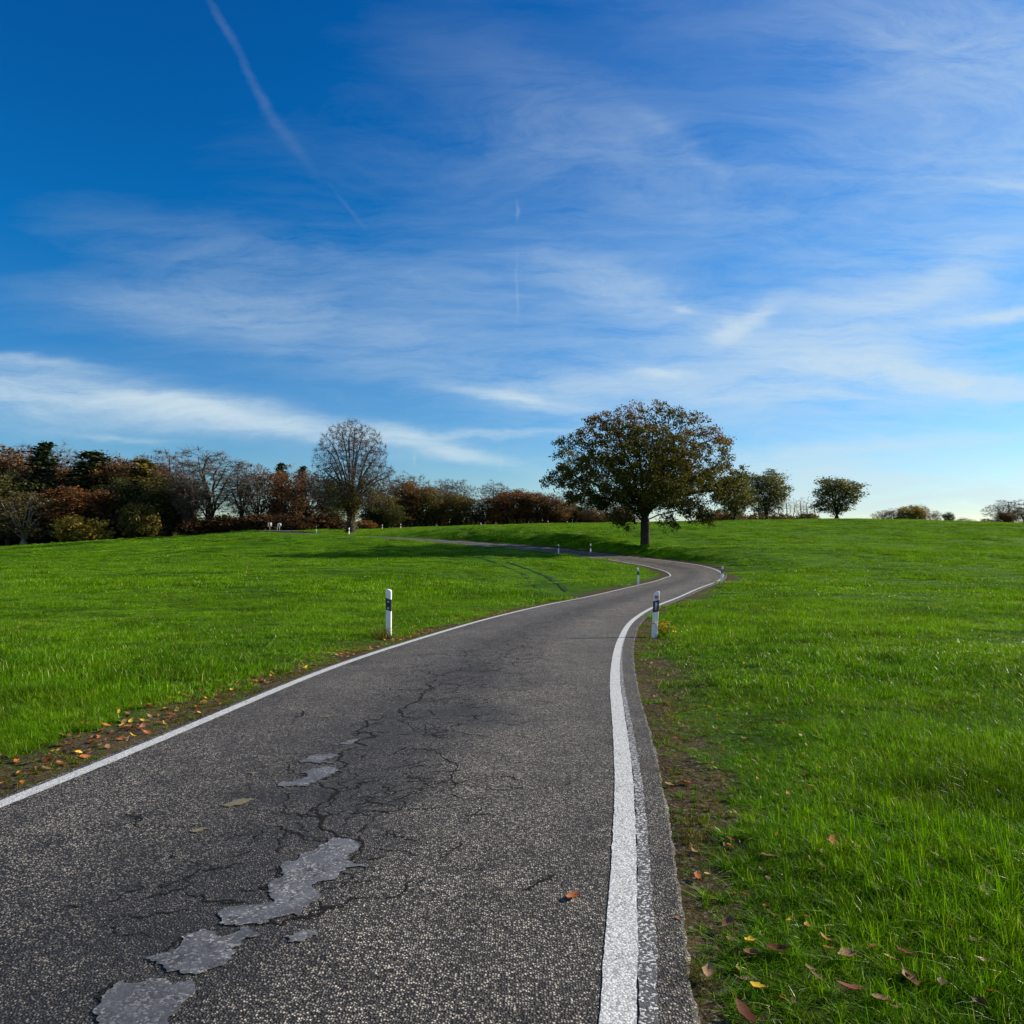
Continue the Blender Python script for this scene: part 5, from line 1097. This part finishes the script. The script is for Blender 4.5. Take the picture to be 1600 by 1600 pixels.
# name, prototype, left x, right x, top y (pixels of the photograph), distance, materials, label, group
GW, GR, GM, GB = 'trees of the left wood', 'trees along the hill crest behind the oak', 'trees between the left wood and the bare round tree', 'shrubs at the foot of the wood'
TREES = [
 ('beech_tree', 'broad0', -45, 40, 700, 136, ('bark', 'twig_purple', 'beech_brown'), 'brown tree cut by the left frame edge, tallest there', GW),
 ('bare_tree', 'bare0', -20, 60, 694, 148, ('pbark', 'twig_purple'), 'leafless purplish crown showing over the leftmost brown tree', GW),
 ('fir_tree', 'fir0', 40, 90, 692, 134, ('bark', 'bark', 'needles'), 'dark fir with pointed top between bare crowns at far left', GW),
 ('bare_tree', 'bare1', 58, 122, 692, 146, ('pbark', 'twig_purple'), 'leafless purplish crown just right of the pointed dark fir', GW),
 ('dark_tree', 'broad1', -30, 62, 738, 128, ('bark', 'bark', 'green'), 'dark green tree behind the pale trunked olive tree at far left', GW),
 ('olive_tree', 'thin0', -8, 84, 768, 119, ('palebark', 'twig_grey', 'olive'), 'olive yellow tree with a pale trunk at the far left field edge', GW),
 ('olive_tree', 'thin1', -48, 10, 778, 120, ('bark', 'twig_grey', 'olive'), 'yellowish tree cut by the left frame edge below the brown crowns', GW),
 ('beech_tree', 'broad2', 62, 130, 728, 137, ('bark', 'twig_purple', 'beech_brown'), 'dull brown tree behind the round rust coloured tree', GW),
 ('fir_tree', 'fir1', 112, 172, 706, 133, ('bark', 'bark', 'needles'), 'broad dark fir above the round rust coloured tree', GW),
 ('rust_tree', 'broad0', 84, 162, 761, 123, ('bark', 'twig_purple', 'beech_rust'), 'round rust brown tree standing out before the dark wood', GW),
 ('yellow_bush', 'shrub0', 98, 160, 806, 116, ('bark', 'twig_grey', 'yellow'), 'bright yellow green bush under the round rust tree', GB),
 ('beech_tree', 'broad1', 148, 212, 713, 135, ('bark', 'twig_purple', 'beech_brown'), 'dark brown crown right of the broad fir', GW),
 ('dark_tree', 'broad2', 160, 232, 748, 128, ('bark', 'bark', 'green'), 'dark green brown tree filling the wood right of the rust tree', GW),
 ('fir_tree', 'fir0', 196, 250, 718, 132, ('bark', 'bark', 'olive'), 'tall brownish conifer in the middle of the left wood', GW),
 ('bare_tree', 'bare0', 228, 292, 703, 144, ('pbark', 'twig_purple'), 'leafless purplish crown at the right end of the left wood', GW),
 ('bare_tree', 'bare1', 170, 240, 714, 150, ('pbark', 'twig_purple'), 'leafless crown behind the middle of the left wood', GW),
 ('olive_tree', 'broad1', 232, 300, 744, 127, ('bark', 'twig_grey', 'olive'), 'olive green tree ending the left wood beside the sky gap', GW),
 ('dark_tree', 'broad0', 214, 276, 772, 124, ('bark', 'bark', 'green'), 'low dark green tree before the olive wood end', GW),
 ('olive_bush', 'shrub1', 196, 244, 786, 119, ('bark', 'twig_grey', 'olive'), 'cone shaped olive bush at the wood foot', GB),
 ('brown_bush', 'shrub2', 150, 205, 800, 122, ('bark', 'twig_purple', 'shade_toned_brown'), 'dark brown bush between the rust tree and the olive bush', GB),
 ('brown_bush', 'shrub1', 40, 100, 812, 124, ('bark', 'twig_purple', 'shade_toned_brown'), 'dark bush between the pale trunk and the rust tree', GB),
 ('beech_tree', 'thin1', 20, 84, 706, 140, ('bark', 'twig_purple', 'beech_brown'), 'thin brown crown behind the pointed dark fir', GW),
 ('beech_tree', 'thin0', 190, 250, 712, 140, ('bark', 'twig_purple', 'beech_brown'), 'thin brown crown behind the brownish conifer', GW),
 ('beech_tree', 'thin1', 128, 190, 710, 142, ('bark', 'twig_purple', 'beech_brown'), 'thin brown crown rising behind the broad dark fir', GW),
 ('bare_tree', 'bare2', 284, 372, 704, 126, ('bark', 'twig_grey'), 'tall leafless tree with several thin stems against the sky gap', GM),
 ('bare_tree', 'bare0', 274, 322, 742, 124, ('bark', 'twig_grey'), 'thin leafless tree left of the many stemmed bare tree', GM),
 ('bare_tree', 'bare2', 352, 402, 729, 128, ('bark', 'twig_grey'), 'slight leafless tree right of the many stemmed bare tree', GM),
 ('brown_tree', 'thin0', 374, 430, 727, 130, ('bark', 'twig_purple', 'beech_brown'), 'thinly leaved brown tree first in the row after the sky gap', GM),
 ('rust_tree', 'thin1', 412, 472, 728, 132, ('bark', 'twig_purple', 'beech_rust'), 'thinly leaved rust tree above the two round signs', GM),
 ('fir_tree', 'fir1', 428, 450, 724, 150, ('bark', 'bark', 'needles'), 'dark fir tip peeping over the rust tree', GM),
 ('fir_tree', 'fir0', 460, 482, 729, 152, ('bark', 'bark', 'needles'), 'dark fir tip just left of the brown tree by the round tree', GM),
 ('brown_tree', 'thin0', 450, 506, 736, 131, ('bark', 'twig_purple', 'beech_brown'), 'dark brown thin tree left of the bare round tree', GM),
 ('dark_tree', 'broad2', 492, 540, 752, 134, ('bark', 'twig_purple', 'green'), 'dark tree behind the left side of the bare round tree', GM),
 ('brown_bush', 'shrub0', 290, 345, 806, 124, ('bark', 'twig_purple', 'shade_toned_brown'), 'leftmost of the low dark brown bushes under the bare trees', GB),
 ('brown_bush', 'shrub1', 332, 392, 808, 125, ('bark', 'twig_purple', 'shade_toned_brown'), 'low dark brown bush under the slight bare tree', GB),
 ('brown_bush', 'shrub2', 378, 430, 802, 124, ('bark', 'twig_purple', 'shade_toned_brown'), 'brown bush behind the chevron sign', GB),
 ('brown_bush', 'shrub0', 424, 482, 804, 127, ('bark', 'twig_purple', 'shade_toned_brown'), 'brown bush right of the round sign', GB),
 ('brown_bush', 'shrub2', 470, 528, 806, 131, ('bark', 'twig_purple', 'shade_toned_brown'), 'dark bush behind the post left of the round tree', GB),
 ('olive_tree', 'broad1', 566, 612, 768, 172, ('bark', 'twig_grey', 'olive'), 'olive yellow tree behind the right side of the bare round tree', GR),
 ('dark_tree', 'broad0', 578, 626, 788, 168, ('bark', 'bark', 'green'), 'low dark green tree right of the bare round tree', GR),
 ('rust_bush', 'shrub1', 558, 584, 812, 160, ('bark', 'twig_purple', 'beech_rust'), 'small orange brown bush at the foot of the bare round tree', GB),
 ('brown_tree', 'broad2', 606, 664, 752, 180, ('bark', 'twig_purple', 'beech_brown'), 'broad brown tree, first full crown right of the bare round tree', GR),
 ('bare_tree', 'bare1', 614, 668, 743, 196, ('pbark', 'twig_grey'), 'leafless crown top over the first broad brown tree', GR),
 ('olive_tree', 'broad0', 640, 690, 762, 182, ('bark', 'twig_purple', 'olive'), 'olive brown tree with a dark domed top', GR),
 ('bare_tree', 'bare2', 676, 706, 756, 190, ('pbark', 'twig_grey'), 'left one of two slim leafless crowns over the olive orange tree', GR),
 ('bare_tree', 'bare0', 696, 736, 755, 192, ('pbark', 'twig_grey'), 'right one of two slim leafless crowns over the olive orange tree', GR),
 ('olive_tree', 'broad1', 688, 734, 771, 184, ('bark', 'twig_purple', 'olive'), 'olive orange tree under two leafless crowns', GR),
 ('dark_tree', 'thin1', 724, 762, 776, 186, ('bark', 'twig_grey', 'green'), 'thin greyish tree with sky showing through', GR),
 ('bare_tree', 'bare1', 750, 796, 756, 196, ('pbark', 'twig_grey'), 'leafless rounded crown left of the reddish trees', GR),
 ('rust_tree', 'broad2', 758, 802, 773, 184, ('bark', 'twig_purple', 'beech_rust'), 'orange brown tree below the rounded leafless crown', GR),
 ('rust_tree', 'broad0', 782, 832, 764, 187, ('bark', 'twig_purple', 'beech_rust'), 'reddest and highest tree of the crest row', GR),
 ('brown_tree', 'broad1', 818, 862, 768, 186, ('bark', 'twig_purple', 'beech_brown'), 'brown tree right of the reddest crest tree', GR),
 ('brown_tree', 'broad2', 848, 892, 781, 185, ('bark', 'twig_purple', 'beech_brown'), 'low brown tree sloping down toward the oak', GR),
 ('bare_tree', 'bare0', 868, 908, 775, 192, ('pbark', 'twig_grey'), 'leafless grey tree below the left edge of the oak crown', GR),
 ('dark_tree', 'thin0', 888, 930, 788, 190, ('bark', 'twig_grey', 'green'), 'thin dark tree under the left limbs of the oak', GR),
 ('bare_tree', 'bare1', 918, 974, 772, 194, ('pbark', 'twig_grey'), 'round leafless grey tree seen under the oak crown', GR),
 ('brown_tree', 'thin1', 906, 944, 794, 186, ('bark', 'twig_purple', 'beech_brown'), 'small brown tree before the round leafless grey tree', GR),
 ('brown_tree', 'thin0', 960, 1000, 790, 188, ('bark', 'twig_purple', 'beech_brown'), 'small brown tree just left of the oak trunk', GR),
 ('oak_tree', 'broad2', 1118, 1178, 739, 150, ('bark', 'bark', 'oaksmall'), 'dark leafy tree merging with the right side of the huge oak', None),
 ('oak_tree', 'broad0', 1166, 1230, 734, 162, ('bark', 'twig_pale', 'oaksmall'), 'tree with pale twiggy top between the huge oak and the lone round oak', None),
 ('oak_tree', 'broad1', 1272, 1344, 746, 160, ('bark', 'bark', 'oaksmall'), 'lone round dark green oak on the crest with sky both sides', None),
]
GP = 'pale poplars behind the crest'
for k, (x, w, t_, lab) in enumerate([(1218, 9, 780, 'first pale poplar right of the pale topped tree'), (1229, 10, 774, 'tallest pale poplar of the row'), (1240, 9, 778, 'pale poplar between the tallest one and the one with leaves'), (1251, 11, 777, 'pale poplar with yellowish leaves in the middle'), (1263, 12, 779, 'yellow leaved poplar near the lone round oak'), (1273, 10, 783, 'last low poplar beside the lone round oak')]):
    TREES.append(('poplar_tree', 'poplar%d' % (k % 2), x - w, x + w, t_, 205 + 3 * k, ('palebark', 'twig_pale', 'yellow'), lab, GP))
TREES += [
 ('brown_bush', 'shrub0', 1104, 1142, 795, 182, ('bark', 'twig_purple', 'beech_rust'), 'rust brown bush on the crest right under the oak branches', GB),
 ('brown_bush', 'shrub1', 1134, 1172, 798, 182, ('bark', 'twig_purple', 'beech_brown'), 'brown bush on the crest left of the pale topped tree', GB),
 ('brown_bush', 'shrub2', 1166, 1204, 800, 184, ('bark', 'twig_purple', 'beech_brown'), 'brown bush at the trunk of the pale topped tree', GB),
 ('brown_bush', 'shrub0', 1200, 1240, 801, 186, ('bark', 'twig_purple', 'beech_brown'), 'brown bush below the tallest pale poplars', GB),
 ('brown_bush', 'shrub1', 1236, 1284, 801, 186, ('bark', 'twig_purple', 'olive'), 'olive brown bush below the yellow leaved poplar', GB),
 ('pale_bush', 'thin0', 1362, 1396, 797, 212, ('pbark', 'twig_pale', 'olive'), 'pale thin bush starting the right crest thicket', 'thicket on the right crest'),
 ('orange_tree', 'thin1', 1380, 1412, 794, 214, ('pbark', 'twig_pale', 'beech_rust'), 'pale orange small tree in the right crest thicket', 'thicket on the right crest'),
 ('yellow_tree', 'broad0', 1400, 1432, 791, 212, ('pbark', 'twig_pale', 'yellow'), 'yellow tree in the middle of the right crest thicket', 'thicket on the right crest'),
 ('yellow_tree', 'broad1', 1418, 1448, 789, 213, ('pbark', 'twig_pale', 'yellow'), 'second yellow tree right of the middle of the right thicket', 'thicket on the right crest'),
 ('poplar_tree', 'poplar0', 1422, 1438, 787, 220, ('palebark', 'twig_pale', 'olive'), 'left one of two pale spires over the right thicket', 'thicket on the right crest'),
 ('poplar_tree', 'poplar1', 1434, 1450, 787, 220, ('palebark', 'twig_pale', 'olive'), 'right one of two pale spires over the right thicket', 'thicket on the right crest'),
 ('brown_bush', 'thin0', 1444, 1472, 798, 212, ('bark', 'twig_purple', 'beech_brown'), 'dark bush ending the right crest thicket', 'thicket on the right crest'),
 ('dark_bush', 'shrub2', 1396, 1420, 804, 208, ('bark', 'bark', 'green'), 'low dark green bush before the yellow trees', 'thicket on the right crest'),
 ('small_tree', 'broad2', 1473, 1491, 800, 210, ('bark', 'bark', 'green'), 'small lone dark tree right of the thicket', None),
 ('pale_bush', 'thin1', 1492, 1522, 808, 212, ('pbark', 'twig_pale', 'beech_brown'), 'low pale twiggy bush right of the small lone tree', None),
 ('brown_bush', 'shrub0', 1528, 1558, 810, 208, ('bark', 'twig_pale', 'beech_rust'), 'low reddish bush left of the bare tree at the right edge', None),
 ('bare_tree', 'bare0', 1544, 1604, 781, 210, ('pbark', 'twig_grey'), 'grey leafless tree near the right frame edge', None),
 ('brown_tree', 'broad1', 1556, 1584, 800, 205, ('bark', 'twig_purple', 'beech_brown'), 'low reddish brown tree before the grey leafless tree', None),
 ('dark_tree', 'thin0', 1576, 1625, 793, 206, ('bark', 'bark', 'beech_brown'), 'dark brown tree cut by the right frame edge', None),
]
# dense undergrowth that closes the wood from below, and more trunks further in
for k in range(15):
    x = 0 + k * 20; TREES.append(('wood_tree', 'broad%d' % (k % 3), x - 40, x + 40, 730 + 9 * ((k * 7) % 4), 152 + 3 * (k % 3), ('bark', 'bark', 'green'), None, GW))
INNER = ['inner wood tree behind the far left trees', 'inner dark tree behind the pointed fir', 'inner tree behind the broad dark fir', 'inner dark tree between firs', 'inner tree over the rust crown']
for k, t_ in enumerate(TREES):
    nm, pk, xl, xr, top, D, mats, lab, grp = t_
    if lab is None and xr > 300: continue
    q = at_x((xl + xr) / 2, D); h_, x0_, x1_ = ST[pk]
    if pk.startswith('bare') and 560 < xl < 960: top -= 6
    wide = 1.0 if xl > 1000 else 2.0 if pk.startswith('fir') else 1.28
    sz_ = (EYE + (845 - top) / F * D - q[2]) / h_; sx_ = ((xr - xl) / F * D) / (x1_ - x0_) * wide
    rz_ = (0, math.pi, .5, -.6)[k % 4] if 'shrub' not in pk else (0, math.pi)[k % 2]
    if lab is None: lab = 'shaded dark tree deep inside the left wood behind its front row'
    plant(nm, PR[pk], (q[0], q[1], q[2] - .1), sx_, sz_, rz_, mats, lab, 'bush' if 'bush' in nm else 'tree', grp)
# low dark thicket closing the view under the crest row
tk = 0
for (xa, xb, D, m_) in ((585, 980, 193, 'shade_toned_brown'), (300, 560, 138, 'shade_toned_brown'), (-10, 290, 134, 'green')):
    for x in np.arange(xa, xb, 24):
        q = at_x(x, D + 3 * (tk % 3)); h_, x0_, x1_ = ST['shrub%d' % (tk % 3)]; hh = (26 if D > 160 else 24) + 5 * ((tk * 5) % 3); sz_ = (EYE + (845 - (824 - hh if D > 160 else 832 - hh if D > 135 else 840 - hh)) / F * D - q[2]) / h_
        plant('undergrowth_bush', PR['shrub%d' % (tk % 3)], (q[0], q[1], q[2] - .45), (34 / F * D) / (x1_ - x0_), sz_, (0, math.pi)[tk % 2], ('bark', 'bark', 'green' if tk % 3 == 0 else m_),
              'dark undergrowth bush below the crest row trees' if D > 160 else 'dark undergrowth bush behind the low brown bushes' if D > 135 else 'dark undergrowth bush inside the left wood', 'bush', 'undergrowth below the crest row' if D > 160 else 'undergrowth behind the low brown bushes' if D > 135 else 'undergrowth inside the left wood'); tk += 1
